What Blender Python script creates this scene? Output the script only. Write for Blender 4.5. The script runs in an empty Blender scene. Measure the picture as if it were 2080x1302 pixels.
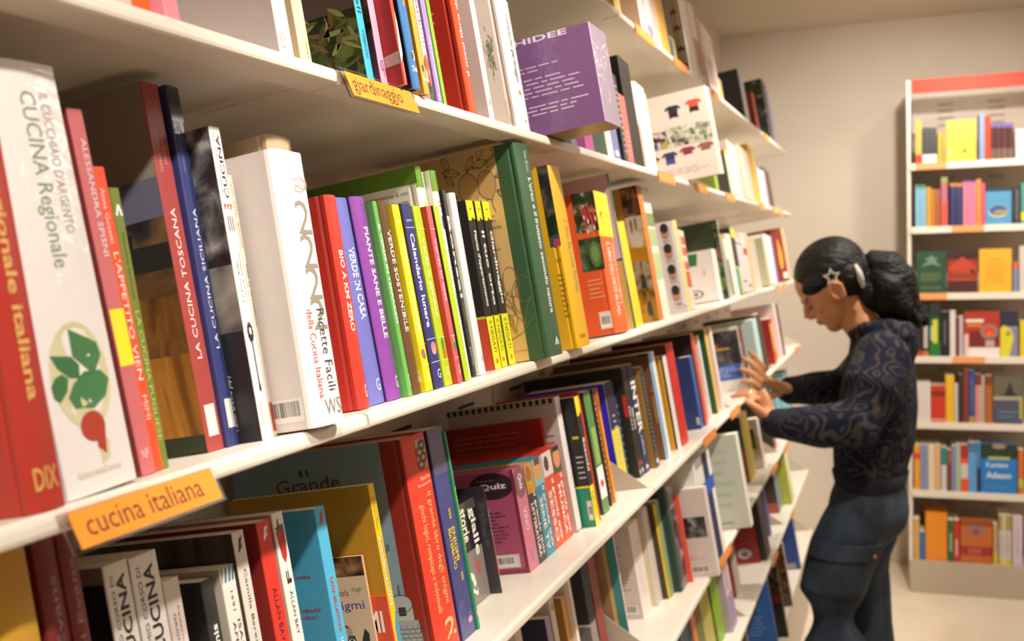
import bpy, bmesh, math, random
from mathutils import Matrix, Vector, Euler
random.seed(7)
scn = bpy.context.scene
COL = scn.collection

# ------------------------------------------------------------ camera, world, lights, exposure
FLOOR_TO_EYE = 1.60
cam_data = bpy.data.cameras.new('camera')
cam_data.sensor_width = 36.0
cam_data.lens = 37.04
cam_data.clip_start = 0.02
cam_data.dof.use_dof = True
cam_data.dof.focus_distance = 1.02
cam_data.dof.aperture_fstop = 7.4
cam = bpy.data.objects.new('camera', cam_data)
COL.objects.link(cam)
cam.matrix_world = Matrix(((0.93881, 0.00625, 0.34437, 0.0),
                           (0.34326, 0.06524, -0.93697, 0.0),
                           (-0.02832, 0.99785, 0.05910, FLOOR_TO_EYE),
                           (0, 0, 0, 1)))
scn.camera = cam
vs = scn.view_settings
vs.view_transform = 'Standard'
vs.look = 'None'
vs.gamma = 1.0
vs.use_curve_mapping = False
vs.exposure = 0.78
scn.display_settings.display_device = 'sRGB'
w = bpy.data.worlds.new('world')
scn.world = w
w.use_nodes = True
w.node_tree.nodes['Background'].inputs[0].default_value = (1.0, 0.9, 0.8, 1)
w.node_tree.nodes['Background'].inputs[1].default_value = 0.05

def spot(x, y, z, tx, ty, tz, power, size=70, blend=.6, rad=.035, col=(1.0, .925, .825)):
    d = bpy.data.lights.new('spot_lamp_light', 'SPOT')
    d.energy = power
    d.spot_size = math.radians(size)
    d.spot_blend = blend
    d.shadow_soft_size = rad
    d.color = col
    o = bpy.data.objects.new('spot_lamp_light', d)
    COL.objects.link(o)
    o.location = (x, y, z)
    o.rotation_euler = (Vector((tx, ty, tz)) - Vector((x, y, z))).to_track_quat('-Z', 'Y').to_euler()
    return o
CEIL = 2.72
LAMPS = [(.3, -1.1, 70), (.2, -.1, 44), (.18, .9, 44), (.18, 1.9, 50), (.2, 2.9, 50), (.22, 3.9, 50)]
for x, y, p in LAMPS:
    spot(x, y, 2.44, -.46, y + .3, 1.35, p, 72, .55, .025)
for x, y, p in [(.22, 3.6, 66), (.35, 4.6, 14)]:
    spot(x, y, 2.62, x - .2, 5.4, 1.2, p, 95, .8, .05)
for x, y, e in [(1.2, .6, 4), (1.3, 3.6, 16)]:  # unseen area fills added to soften the shade, not real fixtures
    a = bpy.data.lights.new('fill_area_light', 'AREA')
    a.energy = e
    a.size = 1.2
    a.color = (1.0, .92, .82)
    o = bpy.data.objects.new('fill_area_light', a)
    COL.objects.link(o)
    o.location = (x, y, 2.68)

# ------------------------------------------------------------ materials
def lin(c):
    c /= 255.0
    return c / 12.92 if c <= .04045 else ((c + .055) / 1.055) ** 2.4
def rgb(h):
    h = h.lstrip('#')
    return (lin(int(h[0:2], 16)), lin(int(h[2:4], 16)), lin(int(h[4:6], 16)), 1)
MATS = {}
def mat(c, rough=.42, wrap=0, metal=0, spec=.5):
    key = (c, rough, wrap, metal, spec)
    if key in MATS: return MATS[key]
    m = bpy.data.materials.new('surface_' + c.strip('#'))
    m.use_nodes = True
    nt = m.node_tree
    b = nt.nodes['Principled BSDF']
    b.inputs['Base Color'].default_value = tuple(.93 * q + .012 for q in rgb(c)[:3]) + (1,)  # colours lifted toward grey to carry haze and surface sheen
    b.inputs['Roughness'].default_value = rough
    b.inputs['Metallic'].default_value = metal
    b.inputs['Specular IOR Level'].default_value = spec
    if wrap:
        b.inputs['Roughness'].default_value = .45
        b.inputs['Coat Weight'].default_value = .7
        b.inputs['Coat Roughness'].default_value = .06
        tc = nt.nodes.new('ShaderNodeTexCoord')
        n = nt.nodes.new('ShaderNodeTexNoise'); n.inputs['Scale'].default_value = 34; n.inputs['Detail'].default_value = 3; n.inputs['Distortion'].default_value = 1.2
        bp = nt.nodes.new('ShaderNodeBump'); bp.inputs['Strength'].default_value = .22; bp.inputs['Distance'].default_value = .01
        nt.links.new(tc.outputs['Object'], n.inputs['Vector'])
        nt.links.new(n.outputs['Fac'], bp.inputs['Height'])
        nt.links.new(bp.outputs['Normal'], b.inputs['Coat Normal'])
    MATS[key] = m
    return m
def noisy(name, cols, scale=40, stretch=(1, 1, 1), detail=6, rough=.5, dist=.6, kind='noise', bump=0, coord='Object', contrast=None):
    key = ('n', name)
    if key in MATS: return MATS[key]
    m = bpy.data.materials.new(name)
    m.use_nodes = True
    nt = m.node_tree
    b = nt.nodes['Principled BSDF']
    b.inputs['Roughness'].default_value = rough
    tc = nt.nodes.new('ShaderNodeTexCoord')
    mp = nt.nodes.new('ShaderNodeMapping')
    mp.inputs['Scale'].default_value = stretch
    nt.links.new(tc.outputs[coord], mp.inputs['Vector'])
    if kind == 'noise':
        n = nt.nodes.new('ShaderNodeTexNoise')
        n.inputs['Scale'].default_value = scale
        n.inputs['Detail'].default_value = detail
        n.inputs['Distortion'].default_value = dist
        out = n.outputs['Fac']
    else:
        n = nt.nodes.new('ShaderNodeTexVoronoi')
        n.inputs['Scale'].default_value = scale
        sep = nt.nodes.new('ShaderNodeSeparateColor')
        nt.links.new(n.outputs['Color'], sep.inputs['Color'])
        out = sep.outputs[0]
    nt.links.new(mp.outputs['Vector'], n.inputs['Vector'])
    r = nt.nodes.new('ShaderNodeValToRGB')
    e = r.color_ramp.elements
    while len(e) < len(cols): e.new(.5)
    lo, hi = contrast or ((.3, .7) if kind == 'noise' else (.05, .95))
    for i, c in enumerate(cols):
        e[i].position = lo + (hi - lo) * i / max(1, len(cols) - 1)
        e[i].color = rgb(c)
    nt.links.new(out, r.inputs['Fac'])
    nt.links.new(r.outputs['Color'], b.inputs['Base Color'])
    if bump:
        bp = nt.nodes.new('ShaderNodeBump'); bp.inputs['Strength'].default_value = bump; bp.inputs['Distance'].default_value = .003
        nt.links.new(out, bp.inputs['Height']); nt.links.new(bp.outputs['Normal'], b.inputs['Normal'])
    MATS[key] = m
    return m
PALS = {
 'field': (['#2a1a10', '#5a3a22', '#8a5a2c', '#6a4426'], 30, (1, 1, .35)), 'field2': (['#2a1c12', '#7a4a20', '#b87a34', '#9a602a'], 34, (1, 1, .25)),
 'earth': (['#1e1512', '#3c2c22', '#6a4a30', '#4a3628'], 26, (1, .5, 1)), 'hill': (['#1f1a1c', '#3a3236', '#7a5a3a', '#4a3c38'], 24, (1, .6, 1)),
 'bwphoto': (['#0d0d0f', '#2f2e30', '#6a6866', '#b8b4b0'], 38, (1, 1, 1)), 'greyphoto': (['#3a3836', '#7a766f', '#a8a298'], 30, (1, 1, 1)),
 'dusk': (['#0f0d12', '#2a2430', '#3f4a2a', '#6a4a52'], 45, (1, 1, 1)), 'plantpot': (['#141a10', '#22301a', '#3a4a24', '#4a5a70'], 70, (1, 1, 1)),
 'radish': (['#12180e', '#22301a', '#3a4a22', '#c8c0b8'], 55, (1, 1, 1)), 'cabbage': (['#10160f', '#243420', '#3f5a34', '#5a7a88'], 40, (1, 1, 1)),
 'leaves': (['#0d120a', '#1c2a12', '#3a4f22', '#5f7434'], 75, (1, 1, 1)), 'browns': (['#1a100c', '#4a2c1c', '#8a5a38', '#b88a60'], 45, (1, 1, 1)),
 'whiteyellow': (['#d8d4c8', '#e8e0cc', '#d8b02a', '#c8901a'], 26, (1, 1, 1)), 'bluegrey': (['#3a3a38', '#8a7a68', '#b8a890', '#5a4a3a'], 30, (1, 1, 1)),
 'golds': (['#3a2a14', '#8a6420', '#c8922e', '#7a6a50'], 30, (1, 1, 1)), 'woodgrain': (['#2e2721', '#463b32', '#5c4f44', '#3a312a'], 60, (.3, 1.6, .12)),
 'crowd': (['#1d1a2c', '#5a3a4a', '#e2d0c8', '#34305a', '#b09a2a'], 110, (1, 1, 1)), 'team': (['#8a8a70', '#d8d6c4', '#2a2c28', '#c8c6b0'], 120, (1, 1, 1)),
 'sand': (['#d8b060', '#c8963c', '#b07a2c'], 40, (1, 1, 1)), 'nightphoto': (['#15131a', '#2f2b32', '#5a5258', '#8a8084'], 34, (1.6, 1, .5)),
 'pasta': (['#2a1612', '#8a4a30', '#d8b078', '#e8d8b8'], 60, (1, 1, .4)), 'reds': (['#3a1210', '#9a2a24', '#c86a58'], 60, (1, 1, 1)),
 'floral': (['#0c0f0c', '#161c16', '#2a2a1c', '#b89a70'], 34, (1, 1, 1)),
}
def photo(kind):
    cols, sc, st = PALS[kind]
    if kind in ('leaves', 'crowd', 'team', 'plantpot'):
        return noisy('photo_' + kind, cols, sc, st, rough=.35, kind='vor')
    return noisy('photo_' + kind, cols, sc, st, rough=.35)
WHITE_METAL = noisy('white_shelf_enamel', ['#e6dccd', '#eae1d3'], 3, rough=.32)
GREY_METAL = noisy('warm_grey_enamel', ['#b8aa98', '#bcae9d'], 3, rough=.4)
BACK_METAL = noisy('back_panel_enamel', ['#cfc2b3', '#d3c6b7'], 2, rough=.5)
BLACK = mat('#0d0b0a', .6)
PAGES = noisy('page_edges', ['#d9cbb2', '#ede2cd', '#e3d6bf'], 260, (6, .4, .15), detail=2, rough=.8, dist=0)

# ------------------------------------------------------------ mesh builder
class MB:
    def __init__(s): s.v = []; s.f = []; s.m = []; s.mats = []
    def mi(s, m):
        if m not in s.mats: s.mats.append(m)
        return s.mats.index(m)
    def poly(s, pts, m):
        i = len(s.v); s.v += [tuple(p) for p in pts]; s.f.append(tuple(range(i, i + len(pts)))); s.m.append(s.mi(m))
    def mesh(s, verts, faces, m):
        i = len(s.v); k = s.mi(m); s.v += [tuple(p) for p in verts]
        for f in faces: s.f.append(tuple(i + j for j in f)); s.m.append(k)
    def box(s, x0, y0, z0, x1, y1, z1, m):
        v = [(x0, y0, z0), (x1, y0, z0), (x1, y1, z0), (x0, y1, z0), (x0, y0, z1), (x1, y0, z1), (x1, y1, z1), (x0, y1, z1)]
        s.mesh(v, [(0, 3, 2, 1), (4, 5, 6, 7), (0, 1, 5, 4), (1, 2, 6, 5), (2, 3, 7, 6), (3, 0, 4, 7)], m)
    def prism(s, prof, t0, t1, fn, m, closed=True):
        n = len(prof)
        v = [fn(p, t0) for p in prof] + [fn(p, t1) for p in prof]
        fs = [(i, (i + 1) % n, n + (i + 1) % n, n + i) for i in range(n if closed else n - 1)]
        s.mesh(v, fs, m)
        s.poly([fn(p, t0) for p in reversed(prof)], m); s.poly([fn(p, t1) for p in prof], m)
    def tube(s, pts, rad, m, n=10, cap=True):
        pts = [Vector(p) for p in pts]
        rad = rad if isinstance(rad, (list, tuple)) else [rad] * len(pts)
        rings = []
        up = Vector((0, 0, 1))
        for i, p in enumerate(pts):
            d = (pts[min(i + 1, len(pts) - 1)] - pts[max(i - 1, 0)]).normalized()
            a = d.cross(up)
            if a.length < .1: a = d.cross(Vector((0, 1, 0)))
            a.normalize(); b = d.cross(a)
            r = rad[i]
            ra, rb = r if isinstance(r, tuple) else (r, r)
            rings.append([p + a * (ra * math.cos(2 * math.pi * k / n)) + b * (rb * math.sin(2 * math.pi * k / n)) for k in range(n)])
        v = [q for r in rings for q in r]
        fs = [(i * n + k, i * n + (k + 1) % n, (i + 1) * n + (k + 1) % n, (i + 1) * n + k) for i in range(len(pts) - 1) for k in range(n)]
        s.mesh(v, fs, m)
        if cap:
            s.poly(list(reversed(rings[0])), m); s.poly(rings[-1], m)
    def ellipsoid(s, c, r, m, rot=None, nu=16, nv=10):
        c = Vector(c); R = rot or Matrix.Identity(3)
        v = []; fs = []
        for j in range(1, nv):
            th = math.pi * j / nv
            for i in range(nu):
                ph = 2 * math.pi * i / nu
                v.append(c + R @ Vector((r[0] * math.sin(th) * math.cos(ph), r[1] * math.sin(th) * math.sin(ph), r[2] * math.cos(th))))
        top = len(v); v.append(c + R @ Vector((0, 0, r[2]))); v.append(c - R @ Vector((0, 0, r[2])))
        for j in range(nv - 2):
            for i in range(nu):
                a = j * nu + i; b = j * nu + (i + 1) % nu
                fs.append((a, a + nu, b + nu, b))
        for i in range(nu):
            fs.append((top, i, (i + 1) % nu)); fs.append((top + 1, (nv - 2) * nu + (i + 1) % nu, (nv - 2) * nu + i))
        s.mesh(v, fs, m)
    def build(s, name, parent=None, smooth=0, merge=False, fixn=False):
        me = bpy.data.meshes.new(name)
        me.from_pydata(s.v, [], s.f)
        for m in s.mats: me.materials.append(m)
        me.polygons.foreach_set('material_index', s.m)
        if merge or fixn:
            bm = bmesh.new(); bm.from_mesh(me)
            if merge: bmesh.ops.remove_doubles(bm, verts=bm.verts, dist=1e-5)
            if fixn: bmesh.ops.recalc_face_normals(bm, faces=bm.faces)
            bm.to_mesh(me); bm.free()
        if smooth: me.shade_smooth() if smooth is True else me.shade_smooth()
        me.update()
        o = bpy.data.objects.new(name, me); COL.objects.link(o)
        if parent: o.parent = parent
        return o
def empty(name, mw):
    o = bpy.data.objects.new(name, None); COL.objects.link(o); o.empty_display_size = .03; o.matrix_world = mw; return o
def tag(o, label=None, cat=None, group=None, kind=None):
    if label: o['label'] = label
    if cat: o['category'] = cat
    if group: o['group'] = group
    if kind: o['kind'] = kind
    return o

# ------------------------------------------------------------ lettering
TXT = {}
def text_mesh(t, bold):
    if (t, bold) in TXT: return TXT[(t, bold)]
    cu = bpy.data.curves.new('lettering', 'FONT')
    cu.body = t; cu.resolution_u = 2; cu.fill_mode = 'FRONT'
    if bold: cu.offset = .022
    ob = bpy.data.objects.new('lettering', cu)
    me = bpy.data.meshes.new_from_object(ob)
    vs_ = [(v.co.x, v.co.y) for v in me.vertices]
    fs = []
    for p in me.polygons:
        ids = list(p.vertices)
        fs.append(tuple(ids if p.normal.z > 0 else reversed(ids)))
    bpy.data.objects.remove(ob); bpy.data.curves.remove(cu); bpy.data.meshes.remove(me)
    if not vs_: vs_ = [(0, 0)]
    x0 = min(p[0] for p in vs_); x1 = max(p[0] for p in vs_); y0 = min(p[1] for p in vs_); y1 = max(p[1] for p in vs_)
    out = ([((x - x0) / max(1e-6, x1 - x0), (y - y0) / max(1e-6, y1 - y0)) for x, y in vs_], fs)
    TXT[(t, bold)] = out
    return out

# art primitives: each returns a function of the book that lists (face, points, faces, material)
def T(face, t, a0, a1, b0, b1, dr, col, bold=0):
    def f(bk):
        vs_, fs = text_mesh(t, bold)
        if dr == 'h': P = [(a0 + s * (a1 - a0), b0 + u * (b1 - b0)) for s, u in vs_]
        elif dr == 'd': P = [(a0 + u * (a1 - a0), b1 - s * (b1 - b0)) for s, u in vs_]
        else: P = [(a1 - u * (a1 - a0), b0 + s * (b1 - b0)) for s, u in vs_]
        return [(face, P, fs, mat(col, .45))]
    return f
def R(face, a0, a1, b0, b1, col):
    def f(bk):
        a, b_ = max(a0, 0), min(a1, 1)
        n = 8 if face == 'S' else 2
        pts = []; fs = []
        for i in range(n + 1):
            x = a + (b_ - a) * i / n
            pts += [(x, max(b0, 0)), (x, min(b1, 1))]
        for i in range(n): fs.append((2 * i, 2 * i + 2, 2 * i + 3, 2 * i + 1))
        return [(face, pts, fs, mat(col, bk['rough']) if isinstance(col, str) else col)]
    return f
def PH(face, a0, a1, b0, b1, kind): return R(face, a0, a1, b0, b1, photo(kind))
def poly2(face, pts, col):
    return lambda bk: [(face, pts, [tuple(range(len(pts)))], mat(col, .42))]
def ccw(pts):
    s = sum(pts[i][0] * pts[(i + 1) % len(pts)][1] - pts[(i + 1) % len(pts)][0] * pts[i][1] for i in range(len(pts)))
    return pts if s > 0 else pts[::-1]
def P(face, pts, col): return poly2(face, ccw([(min(1.0, max(0., a)), min(1., max(0., b))) for a, b in pts]), col)
def E(face, a, b, ra, rb, col, n=20):
    return P(face, [(a + ra * math.cos(2 * math.pi * i / n), b + rb * math.sin(2 * math.pi * i / n)) for i in range(n)], col)
def multi(*fs): return lambda bk: [q for f in fs for q in f(bk)]
def asp(bk, face): return (bk['T'] if face == 'S' else bk['d']) / bk['h']
def LF(face, a, b, ln, wd, ang, col):
    def f(bk):
        k = asp(bk, face); c, s = math.cos(math.radians(ang)), math.sin(math.radians(ang)); pts = []
        w_ = wd / k
        for i in range(9):
            t = i / 8; pts.append((ln * (t - .5), .5 * w_ * math.sin(math.pi * t) ** .8))
        for i in range(1, 8):
            t = 1 - i / 8; pts.append((ln * (t - .5), -.5 * w_ * math.sin(math.pi * t) ** .8))
        P_ = ccw([(a + x * c - y * s, b + (x * s + y * c) * k) for x, y in pts])
        return [(face, P_, [tuple(range(len(P_)))], mat(col, .42))]
    return f
def STAR(face, a, b, ra, rb, col):
    pts = []
    for i in range(10):
        r = 1 if i % 2 == 0 else .42
        t = math.pi / 2 + i * math.pi / 5
        pts.append((a + ra * r * math.cos(t), b + rb * r * math.sin(t)))
    def f(bk):
        P_ = [(a, b)] + pts
        return [(face, P_, [(0, i + 1, (i + 1) % 10 + 1) for i in range(10)], mat(col, .42))]
    return f
def COG(face, a, b, ra, rb, col):
    fs = []
    for i in range(12):
        t = 2 * math.pi * i / 12
        fs.append(P(face, [(a + ra * 1.0 * math.cos(t), b + rb * 1.0 * math.sin(t)), (a + ra * .7 * math.cos(t + .2), b + rb * .7 * math.sin(t + .2)), (a + ra * .7 * math.cos(t - .2), b + rb * .7 * math.sin(t - .2))], col))
    return multi(*fs)
def RING(face, a, b, ra, rb, col, w=.25):
    n = 28
    def f(bk):
        pts = []
        for i in range(n):
            t = 2 * math.pi * i / n
            pts += [(a + ra * math.cos(t), b + rb * math.sin(t)), (a + ra * (1 - w) * math.cos(t), b + rb * (1 - w) * math.sin(t))]
        return [(face, pts, [(2 * i, 2 * ((i + 1) % n), 2 * ((i + 1) % n) + 1, 2 * i + 1) for i in range(n)], mat(col, .42))]
    return f
def ARC(face, a, b, ra, rb, col):
    def f(bk):
        pts = []; n = 18
        for i in range(n + 1):
            t = math.radians(200 + i * 190 / n); w_ = .03 + .1 * math.sin(math.pi * i / n)
            pts += [(a + ra * math.cos(t), b + rb * math.sin(t)), (a + ra * (1 - w_) * math.cos(t), b + rb * (1 - w_) * math.sin(t))]
        return [(face, pts, [(2 * i, 2 * i + 2, 2 * i + 3, 2 * i + 1) for i in range(n)], mat(col, .42))]
    return f
def STROKE(face, pts, wd, col):
    def f(bk):
        k = asp(bk, face); out = []; q = []
        for i, p in enumerate(pts):
            p0 = pts[max(i - 1, 0)]; p1 = pts[min(i + 1, len(pts) - 1)]
            dx, dy = (p1[0] - p0[0]), (p1[1] - p0[1]) / k
            l = math.hypot(dx, dy) or 1; nx, ny = -dy / l, dx / l
            q += [(p[0] + nx * wd, p[1] + ny * wd * k), (p[0] - nx * wd, p[1] - ny * wd * k)]
        fs = [(2 * i, 2 * i + 1, 2 * i + 3, 2 * i + 2) for i in range(len(pts) - 1)]
        return [(face, q, fs, mat(col, .45))]
    return f
def OVAL(face, a, b, ra, rb, col, wd=.004, rot=0, n=26):
    c, s = math.cos(rot), math.sin(rot)
    return STROKE(face, [(a + ra * math.cos(t) * c - ra * math.sin(t) * s * .6, b + rb * math.sin(t)) for t in [2 * math.pi * i / n for i in range(n + 1)]], wd, col)
def TL(face, a0, a1, b0, b1, n, col):
    rnd = random.Random(int(a0 * 991 + b1 * 77 + n))
    fs = []
    for i in range(n):
        b = b1 - (i + .5) * (b1 - b0) / n; hh = (b1 - b0) / n * .13
        x = a0; end = a1 - rnd.random() * .25 * (a1 - a0)
        while x < end:
            l = (a1 - a0) * (.05 + .1 * rnd.random()); fs.append(R(face, x, min(x + l, a1), b - hh, b + hh, col)); x += l + (a1 - a0) * .025
    return multi(*fs)
def BC(face, a0, a1, b0, b1):
    rnd = random.Random(5)
    fs = [R(face, a0, a1, b0, b1, '#e6dfd8')]
    x = a0 + (a1 - a0) * .08
    while x < a1 - (a1 - a0) * .1:
        l = (a1 - a0) * rnd.choice([.012, .02, .032]); fs.append(R(face, x, x + l, b0 + (b1 - b0) * .25, b1 - (b1 - b0) * .12, '#1c1a1a')); x += l + (a1 - a0) * rnd.choice([.014, .024])
    return multi(*fs)
def FMARK(face, col):
    return multi(P(face, [(.3, .925), (.42, .925), (.62, .975), (.5, .975)], col), P(face, [(.5, .96), (.75, .985), (.72, .97), (.5, .945)], col), P(face, [(.42, .94), (.68, .955), (.66, .943), (.42, .928)], col))
def PERS(face, a, b, hair, body, sc=1.0):
    s = sc * .1
    return multi(P(face, [(a - 1.5 * s, b), (a + 1.5 * s, b), (a + 1.1 * s, b + .9 * s), (a + .5 * s, b + 1.1 * s), (a - .5 * s, b + 1.1 * s), (a - 1.1 * s, b + .9 * s)], body),
                 E(face, a, b + 1.5 * s, .62 * s, .5 * s, hair), E(face, a, b + 1.38 * s, .45 * s, .42 * s, '#b07a58'))
def FACE(face, a, b):
    return multi(E(face, a, b, .2, .085, '#c08a70'), E(face, a, b + .05, .21, .055, '#1d1614'), E(face, a - .08, b + .005, .03, .008, '#2a1a16'), E(face, a + .07, b + .005, .03, .008, '#2a1a16'),
                 E(face, a, b - .045, .06, .01, '#8a3a34'), P(face, [(a - .2, b - .1), (a + .22, b - .1), (a + .1, b - .06), (a - .1, b - .06)], '#b8a8a8'))
def LEM(face):
    g = '#5f5630'; w = .0022; rnd = random.Random(21); fs = []
    def lemon(a, b, s):
        pts = []
        for i in range(31):
            t = 2 * math.pi * i / 30
            r = 1 + .16 * math.exp(-((t - 5.0) / .22) ** 2)
            pts.append((a + .066 * s * r * math.cos(t), b + .074 * s * r * math.sin(t)))
        return [P(face, pts[:-1], '#c79d5e'), STROKE(face, pts, w, g)]
    fs += lemon(.78, .835, .9) + lemon(.66, .83, 1)
    def leaf(a, b, ln, ang):
        c, s = math.cos(ang), math.sin(ang); up = []; dn = []
        for i in range(9):
            t = i / 8; y = .2 * math.sin(math.pi * t)
            up.append((a + ln * (t * c - y * s), b + ln * .8 * (t * s + y * c))); dn.append((a + ln * (t * c + y * s), b + ln * .8 * (t * s - y * c)))
        return [STROKE(face, up, w, g), STROKE(face, dn, w, g), STROKE(face, [(a, b), (a + ln * c, b + ln * .8 * s)], w * .7, g)]
    for a, b, ln, an in ((.58, .8, .09, 2.6), (.57, .86, .09, 2.2), (.62, .91, .12, 2.9), (.66, .915, .1, .9), (.7, .92, .11, .3), (.8, .91, .1, .8), (.84, .86, .1, .3), (.64, .76, .1, 3.7), (.84, .8, .1, 5.6), (.75, .95, .1, 1.2), (.55, .93, .1, 1.9), (.88, .95, .08, 2.0)):
        fs += leaf(a, b, ln, an)
    for i in range(7):
        a = .62 + .03 * i; fs.append(STROKE(face, [(a, .765), (a + .01 * math.sin(i), .735), (a + .015 * math.cos(i * 2), .7)], w, g))
    fs.append(STROKE(face, [(.66, .905), (.7, .93), (.76, .915), (.84, .95), (.95, .97)], w * 1.3, g))
    return multi(*fs)
def ROOT(face):
    g = '#8a7440'; rnd = random.Random(3); fs = []
    for i in range(13):
        a = .68 + .2 * rnd.random(); b = .12 + .1 * rnd.random(); p = [(a, b)]; ang = math.radians(40 + 110 * rnd.random())
        for k in range(7):
            ang += rnd.uniform(-.5, .5); a += .03 * math.cos(ang); b += .028 * math.sin(ang); p.append((min(.97, a), b))
        fs.append(STROKE(face, p, .002, g))
    for c in ((.72, .36, .06, .06), (.83, .37, .05, .07), (.9, .33, .05, .06)): fs.append(OVAL(face, c[0], c[1], c[2], c[3], g, .002))
    fs.append(STROKE(face, [(.66, .1), (.75, .1), (.85, .13), (.97, .2)], .0025, g))
    return multi(*fs)
def RAD(face):
    fs = []
    for a, b, s in ((.5, .86, 1), (.62, .83, 1.1), (.74, .85, 1.15), (.88, .84, 1.1), (.8, .78, 1), (.55, .76, .9)):
        fs += [LF(face, a, b, .2 * s, .05 * s, -65, '#c8283a'), E(face, a + .035, b - .035, .025, .018, '#ecd2cc')]
    return multi(*fs)
def SAGE(face):
    rnd = random.Random(11); fs = []; cs = ['#4f5a2e', '#6a7440', '#87905a', '#3a4522', '#9aa06a', '#5f6a34', '#7a5a34']
    for i in range(90):
        a = .3 + .68 * rnd.random(); b = .02 + .34 * rnd.random()
        fs.append(LF(face, a, b, .09 + .07 * rnd.random(), .016 + .014 * rnd.random(), rnd.uniform(-70, 110), cs[rnd.randrange(7) if b > .15 else rnd.randrange(4)]))
    return multi(*fs)
def FORK(face):
    g = '#a79a94'
    return multi(*[STROKE(face, [(.66 + i * .06, .22), (.67 + i * .06, .1), (.75, .05)], .004, g) for i in range(4)], STROKE(face, [(.75, .05), (.76, .0)], .006, g))
def TREE(face):
    rnd = random.Random(4); g = ['#7f8a62', '#6a7650', '#98a078']
    return multi(STROKE(face, [(.38, .38), (.42, .5), (.43, .68)], .005, '#8a7a62'), STROKE(face, [(.41, .47), (.52, .55)], .004, '#8a7a62'), *[LF(face, .42 + rnd.gauss(0, .06), .58 + rnd.gauss(0, .06), .06, .018, rnd.uniform(0, 180), g[rnd.randrange(3)]) for i in range(60)])
def SHIRT(face, a, b, c, low):
    fs = [P(face, [(a - .05, b), (a + .05, b), (a + .05, b + .08), (a - .05, b + .08)], c), P(face, [(a - .05, b + .08), (a - .09, b + .05), (a - .075, b + .03), (a - .05, b + .05)], c), P(face, [(a + .05, b + .08), (a + .09, b + .05), (a + .075, b + .03), (a + .05, b + .05)], c)]
    if low: fs.append(P(face, [(a - .05, b - .06), (a - .01, b - .05), (a + .01, b - .05), (a + .05, b - .06), (a + .045, b), (a - .045, b)], low))
    return multi(*fs)
def CAR(face, a, b, c):
    return multi(P(face, [(a - .22, b - .02), (a + .22, b - .01), (a + .2, b + .015), (a + .08, b + .02), (a + .03, b + .04), (a - .08, b + .035), (a - .12, b + .015), (a - .22, b + .01)], c), E(face, a - .13, b - .02, .04, .014, '#2a2220'), E(face, a + .13, b - .018, .04, .014, '#2a2220'))
def KNIGHT(face):
    k = '#2a241f'; g = '#6a5a4a'
    return multi(*[STROKE(face, p, .006, k) for p in ([(.66, .08), (.67, .2), (.7, .28)], [(.86, .1), (.9, .18), (.86, .28)], [(.64, .3), (.66, .2), (.8, .19), (.86, .24)])], P(face, [(.66, .2), (.86, .2), (.88, .3), (.8, .34), (.7, .33), (.65, .28)], '#c8ac8c'), OVAL(face, .76, .27, .11, .07, g, .003), P(face, [(.84, .3), (.93, .33), (.94, .44), (.9, .48), (.86, .4)], k), P(face, [(.7, .33), (.79, .33), (.79, .43), (.72, .44)], '#4a4038'), E(face, .75, .38, .045, .04, '#efe4d6'), RING(face, .75, .38, .05, .045, k), R(face, .735, .765, .35, .41, k), R(face, .715, .785, .37, .39, k), E(face, .74, .46, .03, .03, '#a89a88'), STROKE(face, [(.74, .49), (.66, .52), (.63, .48)], .012, g))
def SCR(face):
    return multi(*[OVAL(face, .66 + (.08 if i % 2 else -.06), .86 + i * .028, .13, .018, '#2a3a34' if i % 2 else '#8f1c14', .035) for i in range(4)])
def TOWER(face):
    k = '#4a5060'; fs = [P(face, [(.74, .0), (.94, .0), (.92, .2), (.76, .2)], '#9aa4a8'), P(face, [(.78, .2), (.9, .2), (.9, .27), (.78, .27)], '#b4bcbc'), E(face, .84, .275, .06, .04, '#aab4b8'), STROKE(face, [(.84, .31), (.84, .36)], .004, k), P(face, [(.82, .22), (.86, .22), (.86, .26), (.82, .26)], '#2a3038')]
    for i in range(9):
        fs.append(STROKE(face, [(.745, .02 * i), (.935, .02 * i)], .0015, k))
        for j in range(6): fs.append(STROKE(face, [(.76 + .03 * j + .012 * (i % 2), .02 * i), (.76 + .03 * j + .012 * (i % 2), .02 * i + .02)], .0012, k))
    fs += [STROKE(face, [(.74, 0), (.76, .2), (.78, .2), (.78, .27)], .002, k), STROKE(face, [(.94, 0), (.92, .2), (.9, .2), (.9, .27)], .002, k), OVAL(face, .84, .275, .06, .04, k, .002)]
    return multi(*fs)

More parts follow.
